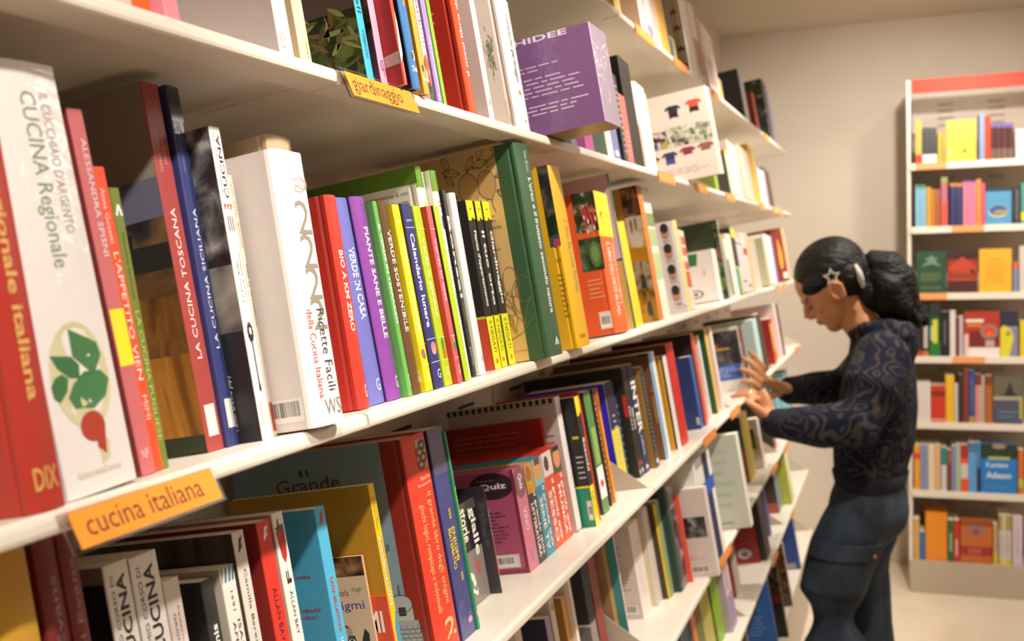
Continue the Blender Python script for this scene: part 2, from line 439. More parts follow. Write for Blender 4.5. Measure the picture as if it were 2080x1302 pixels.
# ------------------------------------------------------------ one book
GROUPS = {}
def make_book(mw, Tk, h, d, k, c, lab, art, fc=None, gloss=None, wrap=0, rnd=None, hinge=None, top=None, fv=0.0, grp=None, group=None, name='book', cat='book', eps=.00018):
    rough = gloss if gloss is not None else .4
    cm = mat(c, rough, wrap)
    fm = mat(fc, rough, wrap) if fc else cm
    hm = mat(hinge, rough, wrap) if hinge else fm
    hard = k == 'h'
    bul = min(.0022, Tk * .12) if hard else 0.0
    bk = dict(T=Tk, h=h, d=d, rough=rough)
    b = MB()
    def surf(x):
        if not hard: return 0.0
        t = 2 * x / Tk - 1
        return bul * t * t
    r = rnd if rnd is not None else min(.0011, Tk * .2)
    r = min(r, Tk * .3)
    def arc(cx, cy, a0, a1, n=4): return [(cx + r * math.cos(a0 + (a1 - a0) * i / n), cy + r * math.sin(a0 + (a1 - a0) * i / n)) for i in range(n + 1)]
    pi = math.pi
    front = []
    if hard:
        y0 = bul
        front = [(0, y0 + .001)] + [(Tk * (.03 + .94 * i / 8), surf(Tk * (.03 + .94 * i / 8))) for i in range(9)] + [(Tk, y0 + .001)]
        g = min(.0012, Tk * .06)
        left = [(0, d), (0, .0115), (g, .009), (0, .0065)]
        right = [(Tk, .0065), (Tk - g, .009), (Tk, .0115), (Tk, d)]
    else:
        front = arc(r, r, pi, 1.5 * pi) + arc(Tk - r, r, 1.5 * pi, 2 * pi)
        left = [(0, d)]; right = [(Tk, d)]
    outer = left + front + right
    nl, nf = len(left), len(front)
    def side_mat(i):   # face between outer[i] and outer[i+1]
        if i < nl - (3 if hard else 1): return fm
        if i < nl: return hm if hard else fm
        if i < nl + nf - 1: return cm
        return cm
    if k == 'b':
        tm = mat(top, rough, wrap) if top else fm
        n = len(outer)
        for i in range(n):
            j = (i + 1) % n
            m_ = fm if i < nl else cm
            b.poly([(*outer[i], 0), (*outer[j], 0), (*outer[j], h), (*outer[i], h)], m_)
        b.poly([(*p, h) for p in outer], tm)
        b.poly([(*p, 0) for p in reversed(outer)], mat('#8a6a3a', .3) if wrap else tm)
    else:
        th = min(.0022 if hard else .0007, Tk * .22)
        inner = [(min(max(x, th), Tk - th), min(max(y, th + bul), d)) for x, y in outer]
        n = len(outer)
        for i in range(n - 1):
            b.poly([(*outer[i], 0), (*outer[i + 1], 0), (*outer[i + 1], h), (*outer[i], h)], side_mat(i))
            b.poly([(*inner[i + 1], 0), (*inner[i], 0), (*inner[i], h), (*inner[i + 1], h)], cm)
            b.poly([(*outer[i], h), (*outer[i + 1], h), (*inner[i + 1], h), (*inner[i], h)], side_mat(i))
            b.poly([(*outer[i + 1], 0), (*outer[i], 0), (*inner[i], 0), (*inner[i + 1], 0)], side_mat(i))
        for q in (0, n - 1):
            pts = [(*outer[q], 0), (*inner[q], 0), (*inner[q], h), (*outer[q], h)]
            b.poly(pts if q else pts[::-1], cm)
        if hinge:
            hw = min(.028, d * .3)
            b.poly([(-eps, hw, 0), (-eps, .0114, 0), (-eps, .0114, h), (-eps, hw, h)], mat(hinge, rough, wrap))
    lay = {'S': 1, 'F': 2}
    for fn in art:
        prims = fn(bk)
        for j_, (face, pts, fs, m_) in enumerate(prims):
            if j_ == 0: lay[face] += 1
            e = eps * (1 + .15 * lay[face] + .02 * min(j_, 60))
            if face == 'F' and fv: pts = [(fv + (1 - fv) * a, z) for a, z in pts]
            pts = [(min(1., max(0., a)), min(1., max(0., z))) for a, z in pts]
            if face == 'S': V3 = [(a * Tk, surf(min(max(a, .03), .97) * Tk) - e if r < a * Tk < Tk - r or hard or k != 'b' else surf(a * Tk) - e, z * h) for a, z in pts]
            else: V3 = [(-e, max(.0005, d * (1 - a)) if not hinge else max(.0125, d * (1 - a)), z * h) for a, z in pts]
            b.mesh(V3, fs, m_)
    grp_ = grp or group
    if k == 'b':
        o = b.build(name); o.matrix_world = mw
        tag(o, lab, cat, grp_); return o
    root = empty(name, mw)
    tag(root, lab, cat, grp_)
    b.build('cover', root)
    ov = .0025 if hard else .0003
    pg = MB(); pg.box(th + .0001, th + bul + .0002, ov, Tk - th - .0001, d - ov - .001, h - ov, PAGES)
    pg.build('pages', root)
    return root

K = .82
TAU = math.atan(.157); CT, ST = math.cos(TAU), math.sin(TAU)
LIP = .016 * K
SHELF = {'S1': (.55, .504), 'S2': (.53, .1813), 'S3': (.511, -.1702), 'S4': (.493, -.5132), 'S5': (.475, -.879), 'S6': (.457, -1.193), 'S7': (.44, -1.52)}
VV = Vector((CT, 0, ST)); WW = Vector((-ST, 0, CT))
def origin(s):
    x, z = SHELF[s]
    return Vector((-x * K, 0, z * K + FLOOR_TO_EYE)) + LIP * WW
BASIS = Matrix(((0, -CT, -ST), (1, 0, 0), (0, -ST, CT)))      # columns: along the shelf, into the shelf, up
SHNAME = {'S1': 'books on the top shelf', 'S2': 'books on the second shelf, signed giardinaggio', 'S3': 'books on the third shelf, signed cucina italiana', 'S4': 'books on the fourth shelf', 'S5': 'books on the fifth shelf', 'S6': 'books on the sixth shelf', 'S7': 'books on the bottom shelf'}
def shelf_matrix(s, u, v, w_, lean=0):
    m = (BASIS @ Matrix.Rotation(math.atan(lean), 3, 'Y')).to_4x4()
    m.translation = origin(s) + Vector((0, u, 0)) + VV * v + WW * w_
    return m
def B(s, u0, Tk, h, d, v, lean, k, c, lab, art, **o):
    u0 *= K; Tk *= K; h *= K; d *= K; v *= K
    lift = .0004 + max(0, Tk * lean)
    return make_book(shelf_matrix(s, u0, v, lift, lean), Tk, h, d, k, c, lab, art, group=SHNAME[s], eps=.00018 if u0 < 2 else .0004, **o)
CASE_Y = 5.149
CASE_Z = {1: 1.976, 2: 1.689, 3: 1.387, 4: 1.098, 5: .795, 6: .477, 7: .149}
CNAME = ['', 'top', 'second', 'third', 'fourth', 'fifth', 'sixth', 'bottom']
def C(row, x0, Tk, h, d, k, c, lab, art, **o):
    m = Matrix.Translation((x0, CASE_Y + .015, CASE_Z[row] + .0004))
    return make_book(m, Tk, h, d, k, c, lab, art, group='books on the %s shelf of the red banded bookcase' % CNAME[row], eps=.0005, **o)

# ------------------------------------------------------------ the room
WALL_X = -.861; BACK_Y = 5.62; RIGHT_X = 2.6; FRONT_Y = -1.6
wall_mat = noisy('warm_wall_paint', ['#ded2c2', '#e1d6c8'], 5, rough=.85, bump=.02)
ceil_mat = noisy('ceiling_paint', ['#d9cbb8', '#dccfbd'], 4, rough=.9)
floor_mat = noisy('cream_floor', ['#dccdb6', '#e0d2bd', '#d6c6ae'], 3, rough=.28, detail=4)
def slab(name, x0, y0, z0, x1, y1, z1, m):
    b = MB(); b.box(x0, y0, z0, x1, y1, z1, m); return tag(b.build(name), kind='structure')
slab('floor', WALL_X - .1, FRONT_Y - .1, -.1, RIGHT_X + .1, BACK_Y + .1, 0, floor_mat)
slab('ceiling', WALL_X - .1, FRONT_Y - .1, CEIL, RIGHT_X + .1, BACK_Y + .1, CEIL + .1, ceil_mat)
slab('wall_left', WALL_X - .1, FRONT_Y, 0, WALL_X, BACK_Y, CEIL, wall_mat)
slab('wall_back', WALL_X - .1, BACK_Y, 0, RIGHT_X + .1, BACK_Y + .1, CEIL, wall_mat)
slab('wall_right', RIGHT_X, FRONT_Y, 0, RIGHT_X + .1, BACK_Y, CEIL, wall_mat)
slab('wall_front', WALL_X - .1, FRONT_Y - .1, 0, RIGHT_X + .1, FRONT_Y, CEIL, wall_mat)
slab('baseboard_back', WALL_X, BACK_Y - .012, 0, RIGHT_X, BACK_Y - .0003, .06, mat('#d8c9b2', .5))

# recessed ceiling lamp seen at the top of the photograph
def downlight(x, y):
    lab = 'round recessed ceiling lamp glowing above the red banded bookcase'
    root = empty('ceiling_lamp', Matrix.Translation((x, y, CEIL)))
    tag(root, lab, 'lamp')
    b = MB(); n = 28
    for i in range(n):
        a0, a1 = 2 * math.pi * i / n, 2 * math.pi * (i + 1) / n
        ring = [(.07, -.0005), (.068, -.005), (.055, -.006), (.05, -.003)]
        for (r0, z0), (r1, z1) in zip(ring, ring[1:]):
            b.poly([(r0 * math.cos(a0), r0 * math.sin(a0), z0), (r0 * math.cos(a1), r0 * math.sin(a1), z0), (r1 * math.cos(a1), r1 * math.sin(a1), z1), (r1 * math.cos(a0), r1 * math.sin(a0), z1)][::-1], mat('#e8e0d4', .3))
    b.build('trim_ring', root)
    e = bpy.data.materials.new('lamp_glow'); e.use_nodes = True
    p = e.node_tree.nodes['Principled BSDF']; p.inputs['Emission Color'].default_value = (1, .9, .74, 1); p.inputs['Emission Strength'].default_value = 14
    g = MB(); g.poly([(.05 * math.cos(-2 * math.pi * i / n), .05 * math.sin(-2 * math.pi * i / n), -.0025) for i in range(n)], e)
    g.build('diffuser', root)
downlight(.218, 4.71)

# ------------------------------------------------------------ the long shelving
SEAMS = [-.26 * K, .957 * K, 2.2 * K, 3.405 * K, 4.61 * K, 5.8 * K]
BACK_X = -.705
BAYN = ['nearest bay of the long white shelving, at the left edge of the photo', 'second bay of the long white shelving, holding the colourful gardening paperbacks', 'third bay of the long white shelving, holding the football books', 'fourth bay of the long white shelving, where the shopper stands', 'last bay of the long white shelving, beside the bare wall']
def shelf_profile(D):
    return [(-D, 0), (-.005, 0), (-.0022, -.0007), (-.0006, -.0024), (0, -.005), (0, -.0095), (-.0008, -.0118), (-.003, -.0131), (-.03, -.0131), (-.031, -.006), (-D, -.006)]
for i in range(5):
    y0, y1 = SEAMS[i], SEAMS[i + 1]
    bay = empty('shelving_bay', Matrix.Translation((BACK_X, y0, 0)))
    tag(bay, BAYN[i], 'shelving', 'bays of the long white shelving')
    off = -Vector((BACK_X, y0, 0))
    def wl(p): return tuple(Vector(p) + off)
    for s in SHELF:
        o = origin(s); D = (o.x - BACK_X) / CT - .004
        b = MB()
        prof = shelf_profile(D)
        fn = lambda p, t: wl(o + VV * p[0] + WW * p[1] + Vector((0, t, 0)))
        b.prism(prof, y0 + .0025, y1 - .0025, fn, WHITE_METAL)
        b.prism([(-D, -.0002), (-.012, -.0002), (-.012, -.0055), (-D, -.0055)], y0 + .0002, y1 - .0002, fn, WHITE_METAL)
        sh = b.build('shelf', bay, fixn=True)
        # end bracket plate rising above the shelf at the joint
        bb = MB(); pl = [(-.01, .0004), (-.012, .004), (-.1, .082), (-.104, .084), (-D + .006, .084), (-D + .006, .0004)]
        fb = lambda p, t: wl(o + VV * p[0] + WW * p[1] + Vector((0, t, 0)))
        yb = y1 - (.047 if (i == 0 and s == 'S2') else .0085)
        if s != 'S3': 
            bb.prism(pl, yb, yb + .0016, fb, GREY_METAL)
            bb.build('bracket', sh, fixn=True)
    bp = MB(); bp.box(-.006, .004, .06, 0, y1 - y0 - .004, 2.36, BACK_METAL)
    for z in (1.6 - .309 * K, 1.6 + .16 * K, 1.6 - .66 * K, 1.6 - 1.02 * K, 1.6 + .48 * K):
        for q in range(4):
            yc = (y1 - y0) * (q + .5) / 4
            bp.box(.0002, yc - .035, z - .003, .0006, yc + .035, z + .003, BLACK)
    bp.build('back_panel', bay)
    up = MB()
    up.box(-.06, -.02, 0, -.0065, .02, 2.36, GREY_METAL)
    up.build('upright', bay)
    if i == 4:
        up = MB(); up.box(-.06, y1 - y0 - .022, 0, -.0065, y1 - y0 + .018, 2.36, GREY_METAL); up.build('upright', bay)
    pb = MB(); o7 = origin('S7')
    pb.box(.0005, .003, 0, o7.x - BACK_X - .02, y1 - y0 - .003, o7.z - .06, GREY_METAL); pb.build('plinth', bay)

# ------------------------------------------------------------ orange section labels
clear = bpy.data.materials.new('clear_acrylic'); clear.use_nodes = True
cb = clear.node_tree.nodes['Principled BSDF']
cb.inputs['Base Color'].default_value = (1, .97, .95, 1); cb.inputs['Roughness'].default_value = .08; cb.inputs['Transmission Weight'].default_value = 1.0; cb.inputs['IOR'].default_value = 1.2
def big_label(s, u0, u1, w0, w1, v0, v1, text, lab, tx):
    m = shelf_matrix(s, 0, 0, 0)
    root = empty('section_label', shelf_matrix(s, u0, 0, 0)); tag(root, lab, 'label', 'orange section labels')
    L = u1 - u0
    def pt(u, t, e): return (u, -(v0 + (v1 - v0) * t) - e, w1 + (w0 - w1) * t)
    b = MB()
    for e0, e1 in ((-.0012, -.0003),):
        a = [pt(-.006, -.12, e0), pt(L + .004, -.12, e0), pt(L + .004, 1.09, e0), pt(-.006, 1.09, e0)]
        c = [pt(-.006, -.12, e1), pt(L + .004, -.12, e1), pt(L + .004, 1.09, e1), pt(-.006, 1.09, e1)]
        b.mesh(a + c, [(0, 1, 2, 3), (7, 6, 5, 4), (0, 4, 5, 1), (1, 5, 6, 2), (2, 6, 7, 3), (3, 7, 4, 0)], clear)
    b.build('holder', root, fixn=True)
    cdm = MB(); om = mat('#fb9a1c', .5)
    q0, q1 = -.0001, .0003
    a = [pt(0, 0, q1), pt(L, 0, q1), pt(L, 1, q1), pt(0, 1, q1)]; c = [pt(0, 0, q0), pt(L, 0, q0), pt(L, 1, q0), pt(0, 1, q0)]
    cdm.mesh(a + c, [(0, 3, 2, 1), (4, 5, 6, 7), (0, 1, 5, 4), (1, 2, 6, 5), (2, 3, 7, 6), (3, 0, 4, 7)], om)
    vs_, fs = text_mesh(text, 0)
    cdm.mesh([pt(L * (tx[0] + (tx[1] - tx[0]) * x), tx[2] + (tx[3] - tx[2]) * (1 - y), .00038) for x, y in vs_], fs, mat('#5a2a0a', .5))
    cdm.build('card', root, fixn=False)
big_label('S3', .5345 * K, .686 * K, -.0285 * K, -.004 * K, .0035, .0095, 'cucina italiana', 'orange section label reading cucina italiana on the third shelf edge', (.07, .88, .12, .75))
big_label('S2', .96 * K, 1.118 * K, -.030 * K, -.003 * K, .0035, .0095, 'giardinaggio', 'orange section label reading giardinaggio on the second shelf edge', (.05, .78, .12, .92))
small = [('S1', 1.924, 2.09, 'over the tall black book'), ('S1', 2.285, 2.438, 'under the book with small cars'), ('S1', 2.794, 2.89, 'left of the slate blue hardback'), ('S1', 3.911, 4.13, 'below the dark flowered book'),
 ('S2', 2.021, 2.199, 'left of the football shirts cover'), ('S2', 2.415, 2.587, 'under the football shirts cover'), ('S2', 2.875, 3.068, 'below the cream pink book'), ('S2', 3.615, 3.827, 'under the light blue book'), ('S2', 3.998, 4.202, 'second from the far end'), ('S2', 4.22, 4.467, 'last at the far end'),
 ('S3', 3.916, 4.14, 'before the rust brown book'), ('S3', 4.158, 4.389, 'below the rust brown book'), ('S4', 2.298, 2.472, 'below the blue book with a price sticker'), ('S4', 2.697, 2.895, 'beside the shopper lower hand'), ('S4', 4.5, 4.68, 'at its far end'),
 ('S5', 2.405, 2.59, 'beside the white book with photos'), ('S5', 3.451, 3.644, 'above the slate blue book'), ('S5', 3.859, 4.041, 'below the three light blue books'), ('S6', 3.299, 3.501, 'above the black photo book'), ('S6', 3.925, 4.022, 'above the blue book near the knee')]
ordn = {'S1': 'top', 'S2': 'second', 'S3': 'third', 'S4': 'fourth', 'S5': 'fifth', 'S6': 'sixth'}
for s, a, c, ph in small:
    b = MB(); L = min(c - a, .16)
    b.box(0, -.0022, -.022, L, -.0008, -.001, mat('#ec8436', .4))
    b.box(.004, -.0026, -.019, L - .004, -.0022, -.004, mat('#f29a4c', .4))
    o = b.build('shelf_label'); o.matrix_world = shelf_matrix(s, a, 0, 0)
    tag(o, 'small orange label on the %s shelf edge, %s' % (ordn[s], ph), 'label', 'small orange shelf labels')

# white metal bookend on the third shelf
b = MB()
b.box(0, 0, 0, .0016, .13, .17, WHITE_METAL); b.box(-.07, .01, 0, 0, .12, .0012, WHITE_METAL)
o = b.build('bookend'); o.matrix_world = shelf_matrix('S3', 4.452 * K, -.012, .0003)
tag(o, 'white metal bookend standing near the far end of the third shelf', 'bookend')

# ------------------------------------------------------------ bookcase by the back wall
cx0, cx1 = .045, 1.02
bc = empty('bookcase', Matrix.Translation((cx0, CASE_Y, 0)))
tag(bc, 'tall free standing pale grey bookcase with a red band across its top', 'bookcase')
W_ = cx1 - cx0
b = MB(); b.box(.02, .30, .1, W_ - .02, .306, 2.34, BACK_METAL)
gm = noisy('case_slot', ['#a89a88', '#ac9e8c'], 3, rough=.6)
for r_ in range(0, 22):
    for cx in (.135, .355, .58, .8):
        z = 2.27 - r_ * .1 / 3 if r_ < 8 else 1.92 - (r_ - 8) * .13
        b.box(cx, .2985, z - .006, cx + .07, .2999, z + .006, gm)
b.build('back_panel', bc)
for x in (-.004, W_ - .012):
    b = MB(); b.box(x, .02, 0, x + .0155, .34, 2.352, WHITE_METAL); b.build('upright', bc)
b = MB(); b.box(.02, .0, 2.294, W_ - .02, .03, 2.351, mat('#dd3a14', .6)); b.build('top_band', bc)
for row in range(1, 7):
    z = CASE_Z[row]
    b = MB(); b.box(.0122, .001, z - .006, W_ - .013, .298, z, WHITE_METAL); b.box(.0122, 0, z - .03, W_ - .013, .006, z - .006, WHITE_METAL); b.build('shelf', bc)
b = MB(); b.box(0, -.005, 0.001, W_, .298, CASE_Z[7], GREY_METAL); b.build('base_plinth', bc)
for row, a, c, ph in [(1, .078, .208, 'under the matching black spines'), (2, .229, .36, 'under the pink spines'), (3, .071, .206, 'below the dark green cover'), (4, .229, .363, 'under the red and white cover')]:
    b = MB(); b.box(0, 0, -.03, c - a, .003, 0, mat('#f0904a', .4)); b.box(.003, -.0006, -.026, c - a - .003, 0, -.004, mat('#f5a566', .4))
    o = b.build('shelf_label'); o.matrix_world = Matrix.Translation((a, CASE_Y - .0036, CASE_Z[row] - .0005))
    tag(o, 'small orange label on the red banded bookcase, %s' % ph, 'label', 'orange labels on the red banded bookcase')

# ------------------------------------------------------------ books on the long shelving (positions in shelf units)
B('S3',0.5153,0.031,0.3,0.2,-0.004,0,'h','#b52a1a','thick red cookbook with gold lettering at the near end of the cucina italiana shelf',[T('S','cucina regionale italiana',.3,.72,.24,.97,'d','#e0b060',1),T('S','DIX',.2,.85,.045,.095,'h','#d9a458',1)])
B('S3',0.5582,0.0689,0.3054,0.2,-0.012,-0.0376,'h','#efe9e6','wide white cookbook in shrink wrap with a leaf and chilli drawing on its spine',[T('S','CUCINA Regionale',.33,.6,.52,.93,'d','#7f9480'),T('S',"IL CUCCHIAIO D'ARGENTO",.66,.8,.6,.93,'d','#a39aa0'),E('S',.46,.27,.4,.125,'#d8cfa6'),P('S',[(.5,.13),(.66,.11),(.62,.07),(.5,.06)],'#d8cfa6'),P('S',[(.39,.379),(.38,.315),(.63,.265),(.79,.308),(.756,.34)],'#3d7a45'),P('S',[(.1,.325),(.16,.294),(.29,.268),(.42,.264),(.445,.294),(.356,.316)],'#35703f'),P('S',[(.05,.256),(.06,.229),(.12,.217),(.23,.24),(.27,.268),(.2,.28),(.11,.274)],'#3a7342'),P('S',[(.23,.225),(.29,.198),(.53,.19),(.74,.212),(.84,.25),(.73,.274),(.49,.277),(.32,.253)],'#3f7d48'),E('S',.47,.15,.17,.035,'#b5391f'),P('S',[(.5,.16),(.63,.14),(.58,.08),(.48,.1)],'#b5391f'),T('S','EditorialeDomus',.15,.75,.04,.055,'h','#cfc6b0')],gloss=.12,wrap=1)
B('S3',0.6506,0.0157,0.2847,0.18,-0.03,-0.0397,'s','#c9666a','dusty pink cookbook with a yellow sticker round its spine',[R('S',-.02,1.02,.30,.455,'#f2e21d'),T('S','ALESSANDRA SPISNI',.45,.8,.6,.92,'d','#f3dcd8'),T('S','NF',.2,.7,.045,.07,'h','#eecdc9')],fc='#7c2a2a')
B('S3',0.6674,0.0127,0.2424,0.17,-0.034,-0.0288,'s','#f0481c','bright orange cookbook squeezed between a pink and an olive spine',[T('S',"L'APPETITO VIEN",.3,.75,.3,.72,'d','#fbe9df'),T('S','MIMI',.3,.7,.17,.25,'d','#f5cabb'),T('S','Anna Gosetti',.2,.6,.75,.93,'d','#f7d5c8')])
B('S3',0.6811,0.011,0.2276,0.17,-0.038,-0.0062,'s','#6d7a1e','olive green cookbook with a small white arch mark on top of the spine',[P('S',[(.1,.9),(.35,.9),(.5,.925),(.65,.9),(.9,.9),(.62,.94),(.4,.94)],'#eef0e0'),T('S','Giovanna Quaranta',.35,.65,.6,.84,'d','#3b4310'),T('S','LA CUCINA PUGLIESE',.3,.7,.1,.56,'d','#c9c56a')])
B('S3',0.767,0.0236,0.3302,0.2,-0.056,-0.0106,'s','#a03c38','maroon cookbook titled La cucina toscana with a landscape photo on its cover',[T('S','LA CUCINA TOSCANA',.36,.64,.25,.66,'u','#f4e3de'),T('S','MARIA TERESA DI MARCO',.25,.42,.76,.95,'u','#cf9a92'),T('S','MARIE CECILE FERRE',.55,.72,.78,.95,'u','#cf9a92'),R('S',.2,.8,.04,.125,'#d9d3cc'),PH('F',.0,1,.0,.27,'field2'),R('F',.0,1,.0,.05,'#2c2f1a'),PH('F',.0,1,.27,.43,'field'),PH('F',.0,1,.43,.52,'earth'),R('F',.0,1,.5,.59,'#241d1c'),PH('F',.0,1,.57,.64,'hill'),P('F',[(0,.62),(0,.69),(.4,.7),(.7,.74),(1,.745),(1,.64)],'#66677c'),P('F',[(.62,.49),(.66,.49),(.68,.6),(.64,.61)],'#1a1512'),P('F',[(.76,.5),(.79,.5),(.81,.61),(.78,.61)],'#211813')],fc='#8f8276')
B('S3',0.7916,0.017,0.3302,0.2,-0.052,0.0033,'s','#2a3470','navy blue cookbook titled La cucina siciliana in crinkled plastic wrap',[T('S','LA CUCINA SICILIANA',.42,.7,.27,.66,'u','#ece8f2'),T('S','MARIA TERESA DI MARCO',.3,.44,.76,.95,'u','#7f83a8'),R('S',.25,.85,.05,.13,'#d4d0cc'),R('S',.02,.98,.9,.995,'#23263a')],gloss=.12,wrap=1)
B('S3',0.8096,0.0161,0.2888,0.19,-0.027,0.0033,'s','#f6f2ee','white cookbook volume III with red stars and a black pasta server on its spine',[T('S','IL MIO CORSO DI',.18,.34,.79,.975,'u','#2a2728'),T('S','CUCINA',.42,.8,.77,.975,'u','#161415',1),STAR('S',.2,.745,.13,.018,'#c8262c'),STAR('S',.48,.745,.13,.018,'#c8262c'),STAR('S',.76,.745,.13,.018,'#c8262c'),T('S','III',.25,.75,.665,.715,'h','#4a4749'),T('S','Le basi della',.3,.48,.44,.57,'u','#2a2728'),T('S','cucina italiana',.6,.78,.44,.6,'u','#2a2728'),E('S',.5,.34,.26,.03,'#141214'),E('S',.5,.345,.09,.012,'#f6f2ee'),R('S',.46,.56,.16,.33,'#141214'),E('S',.52,.165,.1,.014,'#141214'),COG('S',.5,.345,.32,.036,'#141214'),R('S',.25,.8,.05,.125,'#dcd6d0'),PH('F',.2,1,.55,1,'bwphoto'),PH('F',.2,1,.35,.56,'greyphoto'),T('F','Foto: David Japy',.84,.88,.04,.22,'u','#d8d4d6')],fc='#17161a')
B('S3',0.8311,0.006,0.2458,0.17,-0.03,0.0017,'s','#cfc4b0','thin beige paperback with orange lettering tucked beside the thick white recipe book',[T('S','sorelle Simili',.2,.6,.72,.97,'d','#c8703a'),T('S','SFIDA AL MATTARELLO',.4,.8,.42,.66,'d','#3a3833'),R('S',.1,.9,.02,.13,'#a8322c')])
B('S3',0.8394,0.0558,0.262,0.16,0.012,0.0276,'b','#faf6f3','thick white recipe book marked 2222 standing out past the shelf edge',[T('S','ACADEMIA',.42,.86,.888,.908,'h','#917468'),T('S','BARILLA',.5,.86,.863,.884,'h','#917468'),ARC('S',.62,.885,.28,.035,'#a89a5c'),T('S','2',.4,.84,.695,.82,'h','#8d8577'),T('S','2',.4,.84,.57,.695,'h','#8d8577'),T('S','2',.4,.84,.455,.575,'h','#8d8577'),T('S','2',.4,.84,.345,.46,'h','#8d8577'),T('S','Ricette Facili',.55,.8,.12,.42,'d','#2a2624'),T('S','della Cucina Italiana',.22,.42,.1,.42,'d','#c0473f'),T('S','WS',.35,.85,.035,.095,'h','#8d857c'),BC('F',.66,.93,.03,.115)],fc='#d8cdc8',rnd=.008)  # side cover greyer than the spine: its shade is put into the colour
B('S3',0.8963,0.0449,0.29,0.14,-0.025,0.0257,'h','#b7a07c','beige hardback whose rounded top shows above the thick white recipe book',[])
B('S3',1.0003,0.024,0.2357,0.15,-0.03,0.0262,'h','#e2331f','red gardening paperback titled Bio a km zero',[T('S','BIO A KM ZERO',.3,.65,.36,.74,'d','#fbeeea',1),T('S','G',.62,.88,.05,.11,'h','#fbeeea')],fc='#c32a1b')
B('S3',1.0373,0.0351,0.2352,0.15,-0.036,-0.0266,'h','#6e70c0','periwinkle blue gardening paperback titled Verde in casa',[T('S','VERDE IN CASA',.35,.75,.41,.76,'d','#f6f4fb',1),T('S','G',.5,.8,.06,.12,'h','#f6f4fb')])
B('S3',1.0734,0.0337,0.2374,0.15,-0.0325,-0.0266,'h','#8a3fa2','purple gardening paperback titled Piante sane e belle',[T('S','PIANTE SANE E BELLE',.45,.78,.3,.85,'d','#f6edf8',1),T('S','G',.7,.95,.05,.11,'h','#f6f4fb')],fc='#3b1f5e')
B('S3',1.1082,0.0103,0.2314,0.15,-0.024,-0.0266,'h','#67b552','green gardening paperback titled Il verde in terrazzo',[T('S','IL VERDE IN TERRAZZO',.2,.62,.37,.88,'d','#f3faef',1),T('S','G',.4,.75,.05,.11,'h','#f6f4fb')])
B('S3',1.1194,0.0223,0.2322,0.15,-0.0222,-0.0266,'h','#64401f','brown gardening paperback titled Verde sostenibile',[T('S','VERDE SOSTENIBILE',.3,.7,.32,.85,'d','#f3ece3',1),T('S','G',.75,1,.05,.11,'h','#f6f4fb')],fc='#211b10')
B('S3',1.1427,0.0184,0.2274,0.15,-0.0174,-0.0266,'s','#f5e014','yellow gardening paperback titled Tecniche di giardinaggio',[T('S','Tecniche di giardinaggio',.3,.75,.27,.83,'d','#fffbe0',1),E('S',.45,.2,.25,.025,'#d0449a'),E('S',.6,.185,.18,.015,'#58a06a'),T('S','G',.4,.75,.05,.1,'h','#fffbe0'),T('S','i garden',.2,.8,.9,.92,'h','#fffbe0'),R('S',0,1,.245,.248,'#fffbe0'),R('S',0,1,.135,.138,'#fffbe0')])
B('S3',1.1621,0.0247,0.2284,0.15,-0.0146,-0.0257,'s','#262a78','navy gardening paperback titled Calendario lunare with a pink flower',[T('S','Calendario lunare',.3,.75,.33,.84,'d','#f4f4fb',1),E('S',.6,.22,.3,.03,'#ec7d9b'),E('S',.6,.2,.25,.02,'#f0a0b4'),E('S',.6,.215,.12,.012,'#f0a23a'),T('S','G',.5,.85,.05,.1,'h','#f4f4fb'),T('S','i garden',.2,.8,.9,.92,'h','#f4f4fb'),R('S',0,1,.265,.268,'#f4f4fb'),R('S',0,1,.14,.143,'#f4f4fb'),R('S',0,1,.87,.873,'#f4f4fb')],fc='#2c1a1a')
B('S3',1.1878,0.0221,0.2264,0.15,-0.0125,-0.0217,'s','#bfd41f','lime gardening paperback titled Verde in giardino',[T('S','Verde in giardino',.3,.72,.38,.82,'d','#fafde6',1),R('S',.45,.8,.15,.2,'#e06a34'),E('S',.6,.23,.18,.035,'#4f9a3c'),T('S','G',.4,.75,.05,.1,'h','#fafde6'),R('S',0,1,.265,.268,'#fafde6'),R('S',0,1,.14,.143,'#fafde6'),R('S',0,1,.87,.873,'#fafde6')])
B('S3',1.211,0.0133,0.2252,0.15,-0.0045,-0.0217,'s','#e5606a','salmon pink gardening paperback titled Verde in casa with a green plant',[T('S','Verde in casa',.35,.75,.46,.82,'d','#fdeeee',1),E('S',.6,.22,.3,.035,'#3a9a5a'),E('S',.55,.245,.22,.02,'#d8a060'),T('S','G',.4,.75,.05,.1,'h','#fdeeee'),R('S',0,1,.265,.268,'#fdeeee'),R('S',0,1,.14,.143,'#fdeeee'),R('S',0,1,.87,.873,'#fdeeee')],fc='#c7362c')
B('S3',1.2346,0.0146,0.2272,0.14,-0.0049,-0.0249,'s','#c2dd1e','thin lime green gardening book beside the salmon pink paperback',[],fc='#5b3a14')
B('S3',1.2502,0.022,0.286,0.2,-0.0304,0,'h','#f7f3ec','large white plant book with a green top band and a yellow diamond',[R('S',0,1,.9,1,'#6c9a24'),R('F',0,1,.92,1,'#5f8a1e'),E('S',.7,.78,.25,.07,'#e6e03a'),T('F','guardare. La loro bellezza e espressione di uno',.2,.92,.87,.895,'h','#57534e'),T('F','e la riproduzione delle piante.',.5,.92,.83,.855,'h','#57534e'),T('F','della BIODIVERSITA.',.62,.88,.79,.812,'h','#3a3835',1),T('F','diffuse specie',.74,.92,.745,.768,'h','#57534e'),T('F','di piante',.8,.92,.7,.72,'h','#57534e')])
